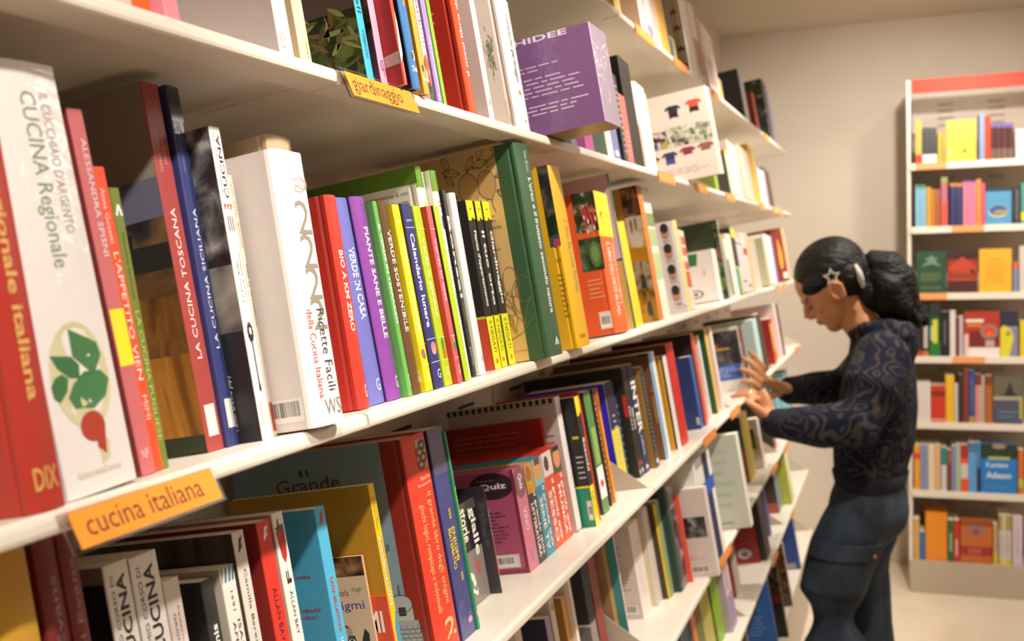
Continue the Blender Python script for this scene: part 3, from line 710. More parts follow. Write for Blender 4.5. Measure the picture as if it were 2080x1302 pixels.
B('S3',1.2732,0.019,0.279,0.2,-0.0197,0,'h','#fbf8f2','white gardening hardback with a green top band and small photos on its spine',[R('S',0,1,.9,1,'#6f9c28'),R('S',.45,.85,.845,.855,'#d8902a'),R('S',.45,.85,.825,.835,'#d0662a'),R('S',.55,.9,.8,.806,'#c8a23a'),PH('S',.5,1,.72,.78,'bwphoto'),T('S','Giardinaggio',.5,.85,.3,.62,'d','#5a9a3c')])
B('S3',1.2977,0.009,0.2539,0.17,-0.02,0.0102,'s','#26211f','thin black spine with large white Bonsai lettering',[T('S','Bonsai',.12,.9,.42,.86,'d','#fbfaf5',1),R('S',0,1,.86,1,'#4a4643'),T('S','50 bonsai',.4,.7,.3,.4,'d','#c9c2b6'),T('S','giunco',.2,.8,.06,.16,'d','#e8e4de')])
B('S3',1.3077,0.0196,0.2493,0.17,-0.012,0.0102,'h','#faf5f3','tall plain white book between the Bonsai spine and the black and yellow guides',[T('S','come coltivare',.55,.7,.55,.85,'d','#cdb9c4'),T('S','piante facili',.6,.75,.3,.45,'d','#c9b6a0'),E('S',.55,.09,.14,.02,'#cdb9c4')])
B('S3',1.4021,0.0259,0.2464,0.16,-0.03,-0.0034,'s','#1d191a','black and yellow guide titled Piante appartamento, nearest of the three',[R('S',0,1,0,.31,'#f2e614'),R('F',.0,1,.0,.3,'#e2502e'),R('F',.0,1,.3,.315,'#f2e614'),P('S',[(0,1),(1,1),(1,.89),(.75,.89),(.55,.905),(.4,.88),(0,.88)],'#f5e814'),R('S',.45,.65,.945,.955,'#3a3620'),T('S',"Piante d'appartamento",.35,.8,.37,.82,'d','#fbfaf5',1),T('S','NEGATI',.3,.75,.1,.25,'d','#3c3a12'),T('S','PER',.3,.7,.265,.285,'d','#6a6420'),E('S',.5,.045,.18,.016,'#c8862a')],fv=0.90,fc='#1c1a1c')
B('S3',1.4309,0.022,0.2465,0.16,-0.03,0.02,'s','#1d191a','black and yellow guide titled Il tuo orto, middle of the three',[R('S',0,1,0,.31,'#f2e614'),R('F',.0,1,.0,.3,'#2f9a2a'),R('F',.0,1,.3,.315,'#f2e614'),P('S',[(0,1),(1,1),(1,.89),(.75,.89),(.55,.905),(.4,.88),(0,.88)],'#f5e814'),R('S',.45,.65,.945,.955,'#3a3620'),T('S','Il tuo orto',.35,.8,.37,.82,'d','#fbfaf5',1),T('S','NEGATI',.3,.75,.1,.25,'d','#3c3a12'),T('S','PER',.3,.7,.265,.285,'d','#6a6420'),E('S',.5,.045,.18,.016,'#c8862a')],fv=0.90,fc='#141315')
B('S3',1.4611,0.028,0.2475,0.16,-0.03,0.015,'s','#1d191a','black and yellow guide titled Giardinaggio, beside the tan botanical book',[R('S',0,1,0,.31,'#f2e614'),R('F',.0,1,.0,.3,'#2f9a2a'),R('F',.0,1,.3,.315,'#f2e614'),P('S',[(0,1),(1,1),(1,.89),(.75,.89),(.55,.905),(.4,.88),(0,.88)],'#f5e814'),R('S',.45,.65,.945,.955,'#3a3620'),T('S','Giardinaggio',.35,.8,.37,.82,'d','#fbfaf5',1),T('S','NEGATI',.3,.75,.1,.25,'d','#3c3a12'),T('S','PER',.3,.7,.265,.285,'d','#6a6420'),E('S',.5,.045,.18,.016,'#c8862a')],fv=0.90,fc='#141315')
B('S3',1.4901,0.0676,0.3269,0.25,0.0268,0.015,'h','#2f5a37','tall green spined garden book with a tan cover of drawn lemons',[T('S',"L'orto e il frutteto secondo natura",.5,.75,.2,.84,'d','#e9efe4',1),T('S','Gea Bruni',.5,.7,.87,.97,'d','#c9d6c4'),P('S',[(.45,.05),(.6,.09),(.75,.05),(.65,.05),(.6,.07),(.55,.05)],'#eef2ea'),LEM('F'),T('F','Il ritmo',.68,.8,.68,.695,'h','#8f7440'),T('F','le piatte',.68,.8,.655,.67,'h','#8f7440'),T('F','osservazione',.66,.83,.625,.64,'h','#8f7440'),T('F','punto sano',.68,.8,.52,.535,'h','#8f7440'),T('F','Ivo Bianchi Franco Negrini',.68,.88,.045,.055,'h','#a0703a'),ROOT('F')],fc='#dcb676',hinge='#2f5a37')
B('S3',1.6582,0.071,0.3057,0.21,0.0219,-0.0081,'h','#f2b90f','yellow balcony gardening hardback standing against the tall green spine',[PH('F',.3,1,.72,1,'dusk'),PH('F',.3,1,.56,.73,'plantpot'),R('F',.55,.93,.56,.6,'#c2406a'),T('F','bisogno',.5,.84,.47,.5,'h','#8a6a10'),TL('F',.45,.8,.17,.42,9,'#8a6a10'),T('S','il mio balcone fiorito',.5,.9,.3,.7,'d','#8f7a78'),R('S',.2,.6,.05,.07,'#d86a1a')],fv=0.87,fc='#eab10c')
B('S3',1.9796,0.1034,0.2812,0.21,0.0024,0.0334,'h','#ea5a1e','orange vegetable hardback with radishes and a cabbage on its cover',[PH('F',.2,1,.72,1,'radish'),RAD('F'),PH('F',.2,.97,.45,.68,'cabbage'),E('F',.72,.56,.2,.09,'#4f7038'),E('F',.72,.565,.13,.06,'#6b8c48'),R('S',0,1,.68,1,'#f0c81a'),E('S',.5,.82,.3,.05,'#d8402a'),E('S',.45,.95,.4,.05,'#9ac23a'),T('S',"IL LIBRO DELL'ORTO IN CASA",.3,.55,.12,.64,'d','#f9e0d2'),T('S','coltivare e raccogliere',.65,.85,.2,.64,'d','#f9e0d2'),R('F',.5,.9,.04,.16,'#d8cdc4'),BC('F',.53,.87,.05,.14),TL('F',.3,.8,.25,.4,5,'#f0b090')],fv=0.72,fc='#d8521c')
B('S3',2.1582,0.016,0.3302,0.24,-0.006,-0.0242,'s','#2d5138','lilac and tan magazine sized book with a thin dark green spine',[R('F',0,1,0,.44,'#c9b060'),R('F',0,1,.44,.455,'#2d5138'),T('S','PIANTE DA GIARDINO',.3,.7,.3,.75,'d','#b9c8bd')],fc='#d4c2cc')
B('S3',2.2165,0.0618,0.2304,0.17,-0.015,-0.06,'s','#f4c21a','plain yellow paperback just before the shelf joint',[])
B('S3',2.4255,0.1264,0.3214,0.23,-0.01,-0.0008,'s','#dfe3cf','large book with four photographs of people dressed in yellow on its cover',[PH('F',.05,1,.78,1,'browns'),PERS('F',.45,.8,'#3a2a20','#222c3a'),PERS('F',.75,.8,'#5a3020','#8a3a22'),PH('F',.05,1,.55,.78,'whiteyellow'),PERS('F',.35,.56,'#2a1c14','#e8e4da'),PERS('F',.6,.57,'#2a1c14','#efe8d8'),R('F',.05,1,.44,.55,'#c98f1a'),PH('F',.05,1,.24,.45,'bluegrey'),PERS('F',.5,.25,'#3a281c','#2a2724'),PH('F',.05,1,.0,.25,'golds'),PERS('F',.6,.05,'#3a281c','#39414e'),R('S',0,.35,0,1,'#d97a2a'),R('S',.35,1,.7,.8,'#7f8f5a'),R('S',.35,1,.55,.68,'#a9bd86'),R('S',.35,1,.3,.5,'#b6c894')],fv=0.81,fc='#b98a2c')
B('S3',2.836,0.0502,0.2495,0.21,-0.0178,-0.06,'s','#e9d98c','pale pink book with a column of four smiling faces on its cover',[FACE('F',.5,.88),FACE('F',.5,.66),FACE('F',.5,.43),FACE('F',.5,.2),R('F',.4,.75,.05,.13,'#cfc4c4'),BC('F',.45,.7,.06,.12),P('F',[(.75,.1),(.98,.05),(.98,.95),(.8,.95)],'#efe4e6')],fv=0.75,fc='#e3d3d2')
B('S3',2.8872,0.0642,0.222,0.17,-0.02,0.06,'s','#e9e0cf','slim book with rows of coral red flowers down its spine',[R('S',.05,.9,0.82,0.92,'#e0663f'),R('S',.05,.9,0.68,0.78,'#e0663f'),R('S',.05,.9,0.5,0.6,'#e0663f'),R('S',.05,.9,0.38,0.48,'#e0663f'),R('S',.05,.9,0.28,0.38,'#e0663f'),])
B('S3',3.5083,0.0768,0.172,0.15,-0.0406,0.0418,'s','#dcdccf','short white booklet with a green corner and a round target mark',[P('F',[(0,.72),(.62,.72),(.66,.95),(0,.98)],'#2e6a3c'),RING('F',.5,.17,.17,.08,'#4a4a4c'),E('F',.5,.17,.05,.025,'#2a2a2c'),T('F','FIORI',.32,.42,.3,.62,'d','#e09a94'),T('F','erbe',.72,.8,.5,.62,'d','#e09a94')],fc='#e6dcd6')
B('S3',3.5915,0.009,0.2703,0.22,-0.02,0.008,'s','#d7dcc6','tall green gardening book with a woman in a magenta shirt on the cover',[PH('F',.1,1,0,1,'leaves'),PERS('F',.6,.5,'#2a1a14','#a02a5c',1.5)],fv=0.90,fc='#26381f')
B('S3',3.616,0.0477,0.2191,0.17,-0.012,-0.06,'s','#e8dccb','beige book with an orange tip and a navy lower half',[R('S',.1,.9,.03,.6,'#2f4470'),R('S',0,1,.93,1,'#e0962a')])
B('S3',3.6647,0.1177,0.2211,0.17,-0.012,-0.0057,'s','#efe7d2','cream paperback beside the navy lettered beige book',[])
B('S3',3.7834,0.1145,0.2402,0.17,-0.014,0.06,'s','#1d1b1a','black guide with a teal foot and yellow edges on the third shelf',[R('S',0,1,0,.42,'#e9e22a'),R('S',0,.7,0,.4,'#1fa096'),R('S',.2,1,.86,1,'#e9e22a')])
B('S3',3.8989,0.1558,0.2021,0.17,-0.014,0.06,'s','#ded6d6','pale grey book with a thin black line on the third shelf',[R('S',.2,.8,.2,.22,'#4a4440'),R('S',0,.9,.9,.92,'#4a4440')])
B('S3',4.0557,0.1108,0.2268,0.17,-0.014,0.06,'s','#f0dfd2','cream book with a red square high on its spine',[R('S',.1,.9,.62,.74,'#b5342a'),E('S',.4,.1,.3,.03,'#7a6a6a')])
B('S3',4.1675,0.0834,0.2282,0.17,-0.014,0.06,'s','#f0c890','pastel orange and yellow book before the white bookend',[])
B('S3',4.6891,0.085,0.2127,0.16,-0.01,0.06,'s','#b9b48e','olive grey book just behind the white bookend',[])
B('S3',4.7751,0.2082,0.2239,0.16,-0.01,0.06,'s','#ebe3e3','white book just behind the white bookend',[])
B('S3',4.9843,0.0773,0.2246,0.16,-0.01,0.06,'s','#8f7fb0','thin lilac book beside the white one past the bookend',[])
B('S3',5.5096,0.1325,0.2678,0.2,-0.004,0.06,'s','#e6b98a','rust brown book with a golden pear shape at the far end of the third shelf',[E('F',.55,.45,.18,.25,'#e0a23a'),E('F',.5,.65,.1,.15,'#d8923a'),R('F',.55,.95,.03,.15,'#e0d2cc')],fv=0.73,fc='#7c2e1e')
B('S2',0.6596,0.022,0.2,0.16,-0.006,0,'s','#ee5a1a','orange book with a white mark at the left end of the giardinaggio shelf',[R('S',.2,.5,.07,.1,'#fbe6da')],fc='#efc4b8')
B('S2',0.6982,0.018,0.2,0.16,-0.006,0,'s','#ee8f9c','pink book beside the orange one on the giardinaggio shelf',[])
B('S2',0.8723,0.024,0.24,0.2,-0.012,0,'s','#f4efec','glossy white book with a small striped oval mark right of the bracket plate',[E('S',.35,.075,.22,.035,'#8a8280'),R('S',0.18,0.23,.045,.105,'#f4efec'),R('S',0.28,0.33,.045,.105,'#f4efec'),R('S',0.38,0.43,.045,.105,'#f4efec'),R('S',0.48,0.53,.045,.105,'#f4efec'),T('S','PONTE',.5,.65,.0,.03,'d','#7a7270')],fc='#cfc6c2',gloss=.15)  # white cover tinted grey, shade painted into its colour
B('S2',0.9057,0.02,0.24,0.17,-0.01,0,'s','#e9dcae','cream book between the white book and the potted plant cover',[T('S','GUANDA',.6,.8,.02,.1,'d','#6a6240')],fc='#d8bf95')
B('S2',1.0426,0.016,0.24,0.2,-0.01,0,'s','#2fb6d2','book with a cyan spine and a leafy sage plant photographed on its cover',[T('S','Mitchell',.25,.75,.33,.6,'d','#12343c'),T('S','CORBACCIO',.35,.7,.12,.25,'d','#1d5a68'),PH('F',.0,1,.0,.35,'leaves'),SAGE('F'),PH('F',.0,.3,.0,.38,'dusk'),R('F',.0,1,.35,.6,'#5a4a50'),E('F',.42,.55,.33,.16,'#c9bcb6'),E('F',.42,.57,.26,.11,'#7a4a38'),E('F',.45,.6,.2,.08,'#e2d6cc')],fc='#4a4a38')
B('S2',1.0729,0.015,0.24,0.17,-0.008,0,'s','#e6a5bd','pink book with a pen loop mark beside the cyan spine',[T('S','q',.25,.75,.05,.13,'h','#8a5468'),PH('F',.5,1,.25,.5,'browns')],fc='#8d4a64')
B('S2',1.0889,0.0076,0.24,0.17,0.012,0,'s','#e2401f','red book with a white swoosh standing out past the giardinaggio sign',[P('S',[(0,.1),(.9,.14),(1,.16),(1,.3),(.7,.36),(.4,.24),(0,.16)],'#f6eeea'),P('F',[(.6,.08),(1,.1),(1,.16),(.85,.14)],'#d8b8b0'),T('S','rossi',.3,.7,.02,.1,'u','#f8d8cc'),T('S','musica',.3,.75,.42,.62,'d','#fbeae2',1)],fc='#b81c10')
B('S2',1.1148,0.021,0.24,0.17,0.012,0,'h','#3576b4','blue cookery book with orange lettering in tavola, right of the sign',[T('S','in tavola',.35,.75,.4,.8,'d','#f09a2a',1),T('S','ferro',.75,.95,.5,.8,'d','#f09a2a'),E('S',.5,.16,.22,.025,'#e8e4d8'),E('S',.42,.16,.12,.02,'#222222'),T('S','DeA',.2,.85,.08,.11,'h','#f4f4f4',1)],fc='#101c30')
B('S2',1.1555,0.013,0.24,0.17,0.006,0,'s','#f2a81c','amber orange book against the blue cookery book',[T('S','caramel',.2,.7,.45,.7,'d','#fbf0d8'),E('S',.5,.13,.22,.018,'#4a4030'),T('S','DeA',.1,.9,.065,.085,'h','#f4f4f4',1)])
B('S2',1.2049,0.012,0.24,0.17,-0.008,0,'s','#f3e2da','white book with red lettering over an orange flower photo',[PH('S',0,1,0,.1,'leaves'),E('S',.4,.2,.45,.05,'#ea5a1a'),E('S',.5,.12,.3,.04,'#d8401a'),T('S','fiori',.2,.8,.42,.6,'d','#c03a34'),TL('S',.2,.9,.28,.42,6,'#d88a84')])
B('S2',1.2261,0.014,0.24,0.17,-0.008,0,'s','#a684c8','lilac book titled 200 composizioni piante e fiori',[T('S','200 composizioni piante e fiori',.3,.7,.02,.36,'u','#f7f0fa',1),T('S','facili',.4,.65,.42,.55,'u','#cdb4e0')])
B('S2',1.2454,0.009,0.24,0.17,-0.008,0,'s','#8cc21e','thin lime green book between the lilac and the thick red book',[])
B('S2',1.3321,0.024,0.25,0.19,-0.006,0,'h','#ee4a12','thick red orange book titled il maxi libro',[T('S','il maxi libro del giardino',.35,.72,.21,.92,'u','#fbe6da',1),TL('F',.55,.85,.3,.6,6,'#e08a70')],fc='#b5200c')
B('S2',1.4014,0.017,0.25,0.18,-0.006,0,'s','#f0ebe6','thin white book with small dark lettering beside the red maxi book',[T('S','il bambino in giardino',.42,.64,.36,.75,'u','#4a4a3c'),E('S',.5,.1,.25,.035,'#cfd4c6'),E('S',.5,.1,.14,.02,'#8aa07a')],fc='#c5bbb6')
B('S2',1.5165,0.0591,0.2039,0.2,-0.004,-0.0126,'h','#faf4ec','cream hardback with a little tree and a garden fork drawn on its cover',[T('S','Compendio giardinaggio',.4,.7,.36,.88,'d','#6f7a5a',1),E('S',.55,.28,.12,.02,'#b0a060'),FORK('F'),TREE('F'),R('S',.6,.7,.06,.075,'#6a6a5a')],fv=0.79,fc='#d6c6bc')
B('S2',1.6381,0.1019,0.16,0.255,0.1,0,'b','#b7a4be','big shiny purple boxed orchid book jutting far out of the second shelf',[T('F','ORCHIDEE',.2,.85,.94,1.0,'h','#d9cadd',1),TL('F',.12,.78,.64,.72,2,'#cdb4d2'),TL('F',.12,.9,.38,.6,5,'#cdb4d2'),TL('F',.12,.92,.2,.32,3,'#d9c6dc')],fc='#6f4578',gloss=.1,wrap=1)
B('S2',1.8492,0.03,0.14,0.15,-0.03,0,'s','#1f2f36','dark teal spine half hidden under the purple box',[])
B('S2',1.8919,0.03,0.14,0.15,-0.03,0,'s','#7d8088','slim grey spine half hidden under the purple box',[])
B('S2',1.9229,0.0566,0.14,0.15,-0.014,0,'s','#c25a9a','magenta spine showing below the purple box',[],fc='#94467a')
B('S2',1.9805,0.0985,0.15,0.17,-0.014,0,'s','#1d4a30','dark green spine showing below the purple box',[],fc='#143220')
B('S2',2.08,0.0492,0.17,0.17,-0.014,0,'s','#d6cfc8','white spine between dark green and navy under the purple box',[])
B('S2',2.1302,0.0558,0.17,0.17,-0.014,0,'s','#6c70a0','navy book with a grey mark at the foot of its spine under the purple box',[E('S',.5,.1,.3,.04,'#c9c4d0')],fc='#1d1f58')
B('S2',2.2143,0.031,0.1957,0.17,-0.012,0.06,'s','#3a3a34','thin black and white speckled spine right of the purple box',[TL('S',.3,.8,.1,.9,12,'#c9c2b4')])
B('S2',2.2462,0.0523,0.1553,0.17,-0.012,0.06,'s','#e0685a','salmon red slim book beside the tall black one on the second shelf',[TL('S',.3,.8,.1,.5,6,'#f4c8bc')])
B('S2',2.2996,0.0991,0.2469,0.22,-0.012,0.06,'s','#0d0b0b','tall black book rising behind the purple box',[])
B('S2',2.3997,0.0213,0.2071,0.17,-0.012,0.06,'s','#efe6d4','thin cream book right of the tall black one',[R('S',0,1,0,.5,'#d8a898')])
B('S2',2.422,0.0893,0.2056,0.17,-0.01,0.06,'s','#f6efe2','bright white book before the football shirts cover',[])
B('S2',2.5122,0.016,0.1929,0.17,-0.01,0.06,'s','#ead9c2','narrow cream book touching the football shirts cover',[])
B('S2',2.8649,0.072,0.2376,0.25,0.088,-0.06,'s','#efe2d2','large pale book with rows of football shirts on its cover',[PH('F',.0,.5,.4,.6,'crowd'),PH('F',.5,1,.4,.62,'team'),SHIRT('F',.62,.78,'#1d2233','#151515'),SHIRT('F',.85,.8,'#d8503a','#1a1614'),SHIRT('F',.18,.75,'#d0402c','#e3d3c6'),SHIRT('F',.5,.27,'#232a55','#34408a'),SHIRT('F',.7,.29,'#8a2440',None),SHIRT('F',.9,.3,'#8f5a40',None),SHIRT('F',.3,.25,'#2a2a24',None),TL('F',.15,.9,.08,.16,3,'#cdbcae')],fc='#e3d3c6')
B('S2',3.4173,0.06,0.12,0.17,-0.012,0,'s','#8fae3a','lime green book half hidden behind the football shirts cover',[],fc='#9ab84a')
B('S2',3.7388,0.0848,0.1621,0.17,-0.01,-0.06,'s','#c9cdb4','slate grey book with a pale green spine after the football shirts',[R('S',0,1,.93,1,'#e0c83a')],fc='#4a4a44')
B('S2',3.8245,0.2728,0.1964,0.17,-0.01,0.0453,'s','#f2ddcc','cream pink book on the far half of the second shelf',[R('S',.85,1,0,1,'#f0b09a')],fc='#d8bfae')
B('S2',4.0983,0.3135,0.2062,0.17,-0.01,0.0453,'s','#ecd6c4','lilac grey book beside the golden yellow one',[],fc='#cdb6b4')
B('S2',4.4128,0.1632,0.2387,0.18,-0.01,0.06,'s','#e2b51c','golden yellow book standing highest on the far second shelf',[])
B('S2',4.613,0.2008,0.1575,0.17,-0.01,0.06,'s','#b5d2d8','light blue book near the far end of the second shelf',[])
B('S2',4.8148,0.0883,0.1669,0.17,-0.01,0.06,'s','#b89fa6','thin mauve book near the far end of the second shelf',[])
B('S2',4.9041,0.1914,0.1746,0.17,-0.01,0.06,'s','#3a2d26','dark brown book last on the second shelf',[])
B('S1',2.2242,0.06,0.25,0.17,-0.01,0,'s','#f2cf7a','pale yellow book at the near end of the top shelf',[])
B('S1',2.4864,0.05,0.25,0.17,-0.01,0,'s','#f3e0d0','white book with a tan cover on the top shelf above the purple box',[],fc='#dab49a')
B('S1',2.5374,0.0228,0.25,0.17,-0.01,0,'s','#b3a4a4','thin grey lilac spine on the top shelf',[])
B('S1',2.5612,0.0737,0.25,0.17,-0.01,0,'s','#f0dfd8','white spine with a purple blot on the top shelf',[E('S',.4,.12,.4,.06,'#9a7fb0')])
B('S1',2.6358,0.0787,0.25,0.17,-0.01,0,'s','#e2bfa6','pinkish tan spine left of the gold one on the top shelf',[])
B('S1',2.7156,0.1073,0.25,0.17,-0.01,0,'s','#f2b440','gold yellow book on the top shelf left of a black one',[])
B('S1',2.8239,0.0679,0.25,0.17,-0.008,0,'s','#120d0a','black guide with a blue and yellow foot on the top shelf',[R('S',0,1,0,.25,'#e2d23a'),R('S',0,.6,.02,.22,'#2a78b0'),R('S',.4,1,.96,1,'#e2d23a')])
B('S1',3.1119,0.1436,0.2367,0.2,-0.008,-0.06,'h','#fbf2e6','beige book with a column of small red cars on its cover',[CAR('F',.5,.8,'#a04a2a'),CAR('F',.55,.6,'#b0502a'),CAR('F',.55,.34,'#8a3a20'),CAR('F',.6,.14,'#b0502a')],fv=0.78,fc='#dcc9a8',gloss=.15)
B('S1',3.2565,0.1088,0.2505,0.18,-0.008,-0.06,'s','#efdcd2','shiny white book with dark red lettering past the car cover',[R('S',.1,.9,.1,.55,'#a85a52'),R('S',.5,.7,.0,.5,'#7a2a26')],gloss=.12)
B('S1',3.408,0.0272,0.2279,0.18,-0.008,-0.06,'s','#f0d8ce','glossy red and white book before the pink orange cover',[R('S',.5,.8,.05,.5,'#b04a48'),R('S',.1,.3,.02,.3,'#3a2a24')],gloss=.12)
B('S1',3.4362,0.2081,0.2164,0.2,-0.008,0.06,'s','#e6d0c6','pale book with a pink orange patch on the top shelf',[R('F',.3,.95,.4,.75,'#eeaf8a'),R('S',.2,.8,.1,.5,'#b9a0a0')],fc='#e9d6cc')
B('S1',3.6453,0.0674,0.0728,0.17,-0.008,0.06,'s','#c9ac6a','thin mustard spine touching the slate blue book on the top shelf',[])
B('S1',4.2894,0.1287,0.2079,0.22,-0.006,-0.06,'h','#a9b4be','slate blue hardback standing on the far top shelf',[],fc='#3a3d4a',gloss=.2)
B('S1',4.613,0.0914,0.1616,0.17,-0.006,0.0187,'s','#b0302c','red book beside the dark flowered one on the far top shelf',[])
B('S1',5.139,0.3006,0.2839,0.2,-0.006,0.06,'s','#8f86a0','dark flowered book last on the far top shelf',[PH('F',.2,1,0,1,'floral'),R('S',0,.5,0,1,'#26241f')],fc='#1e231e')
B('S4',0.5212,0.034,0.32,0.2,-0.02,0,'h','#d6a32c','mustard yellow spine with one big red letter below the cucina italiana sign',[R('S',.42,.62,.2,.74,'#b5281a'),R('S',.12,.85,.71,.76,'#b5281a'),R('S',0,1,0,.2,'#e2c41c'),E('S',.5,.17,.2,.02,'#3a2a10')])
B('S4',0.5698,0.0214,0.32,0.18,-0.03,0,'h','#7d1f1e','maroon cookbook with silver lettering, nearer of a matching pair',[T('S','Laurel Evans',.35,.65,.53,.9,'u','#a88f88')])
B('S4',0.5922,0.0169,0.32,0.18,-0.03,0,'h','#7d1f1e','maroon cookbook with silver lettering, farther of a matching pair',[T('S','Laurel Evans',.35,.65,.58,.92,'u','#a88f88')])
B('S4',0.6564,0.0283,0.2736,0.19,-0.055,0,'s','#efe9e4','white cookbook volume with red stars, nearer of two below the orange sign',[T('S','IL MIO CORSO DI',.18,.32,.7,.965,'u','#2a2728'),T('S','CUCINA',.42,.78,.68,.965,'u','#161415',1),STAR('S',.2,.635,.11,.016,'#c8262c'),STAR('S',.48,.635,.11,.016,'#c8262c'),STAR('S',.76,.635,.11,.016,'#c8262c'),T('S','IV',.3,.7,.54,.59,'h','#4a4749'),R('F',.0,1,.95,1,'#8f857c')],fc='#15131a')
B('S4',0.6862,0.0336,0.2718,0.19,-0.055,0,'s','#efe9e4','white cookbook volume V with red stars, farther of two below the orange sign',[T('S','IL MIO CORSO DI',.18,.32,.7,.965,'u','#2a2728'),T('S','CUCINA',.42,.78,.68,.965,'u','#161415',1),STAR('S',.2,.635,.11,.016,'#c8262c'),STAR('S',.48,.635,.11,.016,'#c8262c'),STAR('S',.76,.635,.11,.016,'#c8262c'),T('S','V',.3,.7,.54,.59,'h','#4a4749'),R('F',.0,1,.95,1,'#8f857c')],fc='#15131a')
B('S4',0.7208,0.021,0.2422,0.16,-0.055,0,'s','#dccfc6','beige paperback titled Storia di un amicizia below the orange sign',[T('S','Federico Grom, Guido Martinetti',.58,.72,.3,.9,'d','#b8443a'),T('S',"GROM. STORIA DI UN'AMICIZIA",.3,.45,.3,.88,'d','#5a4f78')])
B('S4',0.7686,0.018,0.2279,0.16,-0.055,0,'s','#232124','small black book with white lettering beside the teal striped one',[T('S','Herve This',.3,.7,.5,.82,'u','#ece8e4',1)],fc='#131217')
B('S4',0.798,0.021,0.2309,0.17,-0.055,0,'s','#e6dcd2','white paperback with teal stripes across the top of its spine',[P('S',[(-0.1,.94),(0.03,.94),(0.2,1),(0.07,1)],'#2f6f86'),P('S',[(0.18,.94),(0.31,.94),(0.48,1),(0.35,1)],'#2f6f86'),P('S',[(0.46,.94),(0.59,.94),(0.76,1),(0.63,1)],'#2f6f86'),P('S',[(0.7,.94),(0.83,.94),(1,1),(0.87,1)],'#2f6f86'),T('S','1591',.45,.62,.82,.9,'d','#4a4640'),T('S','ISABEL ALLENDE',.6,.8,.3,.78,'d','#2a2624'),T('S','AFRODITA',.25,.45,.5,.78,'d','#2a2624')],fc='#d8ccbc')
B('S4',0.8244,0.0185,0.2574,0.19,-0.055,0,'s','#d9d1c6','grey white paperback with a black F mark and a wood grain cover',[FMARK('S','#1d1b1c'),T('S','Camilla Baresani  Allan Bay',.35,.65,.3,.86,'d','#37322e'),PH('F',.0,1,.0,1,'woodgrain')],fc='#4a4038')
B('S4',0.8646,0.0225,0.2574,0.19,-0.055,0,'s','#da2c1c','red paperback with a white F mark and the number 77',[FMARK('S','#f4e6e2'),T('S','ALLAN BAY',.35,.65,.53,.74,'d','#2a1210'),T('S','77',.3,.75,.43,.5,'d','#fbf2ee',1),T('S','RICETTE',.35,.7,.2,.4,'d','#fbf2ee'),LF('F',.82,.6,.12,.08,20,'#2f5a34'),LF('F',.75,.58,.12,.05,-30,'#24452a')],fc='#8c1712')
B('S4',0.8921,0.0195,0.2593,0.19,-0.055,0,'s','#f1eae2','white paperback with a strawberry on its spine',[P('S',[(.1,.93),(.85,.94),(.75,.83),(.5,.8),(.3,.83)],'#b8261e'),P('S',[(.05,.94),(.3,.95),(.4,.985),(.5,.95),(.9,.95),(.6,.93),(.3,.93)],'#2f6a2c'),T('S','F',.35,.75,.72,.77,'u','#2a2624',1),T('S','ALLAN BAY',.4,.66,.52,.69,'d','#4a443e'),T('S','Cuochi si diventa',.38,.66,.2,.48,'d','#4a443e')],fc='#cfc3b4')
B('S4',0.97,0.0205,0.2463,0.19,-0.055,0,'s','#4fb4de','sky blue paperback with red lettering on the fourth shelf',[FMARK('S','#c8342e'),T('S','ILARIA BELLANTONI',.35,.62,.45,.69,'d','#c8342e',1),T('S','LO CHEF E UN DIO',.35,.62,.2,.42,'d','#f0f8fa',1),T('F','ben cotta',.68,.9,.7,.72,'h','#8a3a44',1),T('F','bo.',.7,.77,.67,.685,'h','#8a3a44',1),T('F','ancora venuto',.66,.93,.55,.57,'h','#8a3a44',1),T('F','to di cibo?',.7,.9,.52,.54,'h','#8a3a44',1),T('F','film porno:',.7,.92,.38,.4,'h','#8a3a44',1),T('F','rai mai.',.7,.85,.35,.37,'h','#8a3a44',1)],fc='#3f9cc2')
B('S4',1.0839,0.004,0.166,0.13,-0.075,0,'b','#d8b08c','small peach book of riddles with a drawn knight on horseback',[T('F','scuola',.62,.8,.72,.77,'h','#8a4030'),T('F','degli',.83,.94,.74,.78,'h','#7a8a3a'),T('F','enigmi',.55,.94,.6,.68,'h','#4a3f92'),KNIGHT('F'),PH('F',0,1,.86,1,'browns')],fc='#e0bc9a')
B('S4',1.0889,0.003,0.115,0.13,-0.055,0,'b','#d8401f','small red orange book of enigmas in front of the peach one',[T('F','ENIGMI',.35,.93,.62,.85,'h','#fbeee6',1)],fc='#e2502a')
B('S4',1.0929,0.0135,0.2466,0.2,-0.055,0,'s','#f4c60e','yellow paperback with a cyan corner titled Lezioni di enigmistica',[P('S',[(.35,.3),(1,.4),(1,0),(.35,0)],'#3a9ac6'),R('S',.18,.5,.41,.74,'#f4ead0'),T('S','Aperitivo CON DELITTO',.24,.44,.42,.73,'d','#22305a',1),T('S','LORENZO TRENTI',.2,.38,.78,.93,'d','#5a4a14'),T('S','Bartezzaghi',.55,.75,.8,.93,'d','#5a4a14'),T('S','LEZIONI DI ENIGMISTICA',.55,.72,.48,.74,'d','#7a6414')],fc='#c48a10')
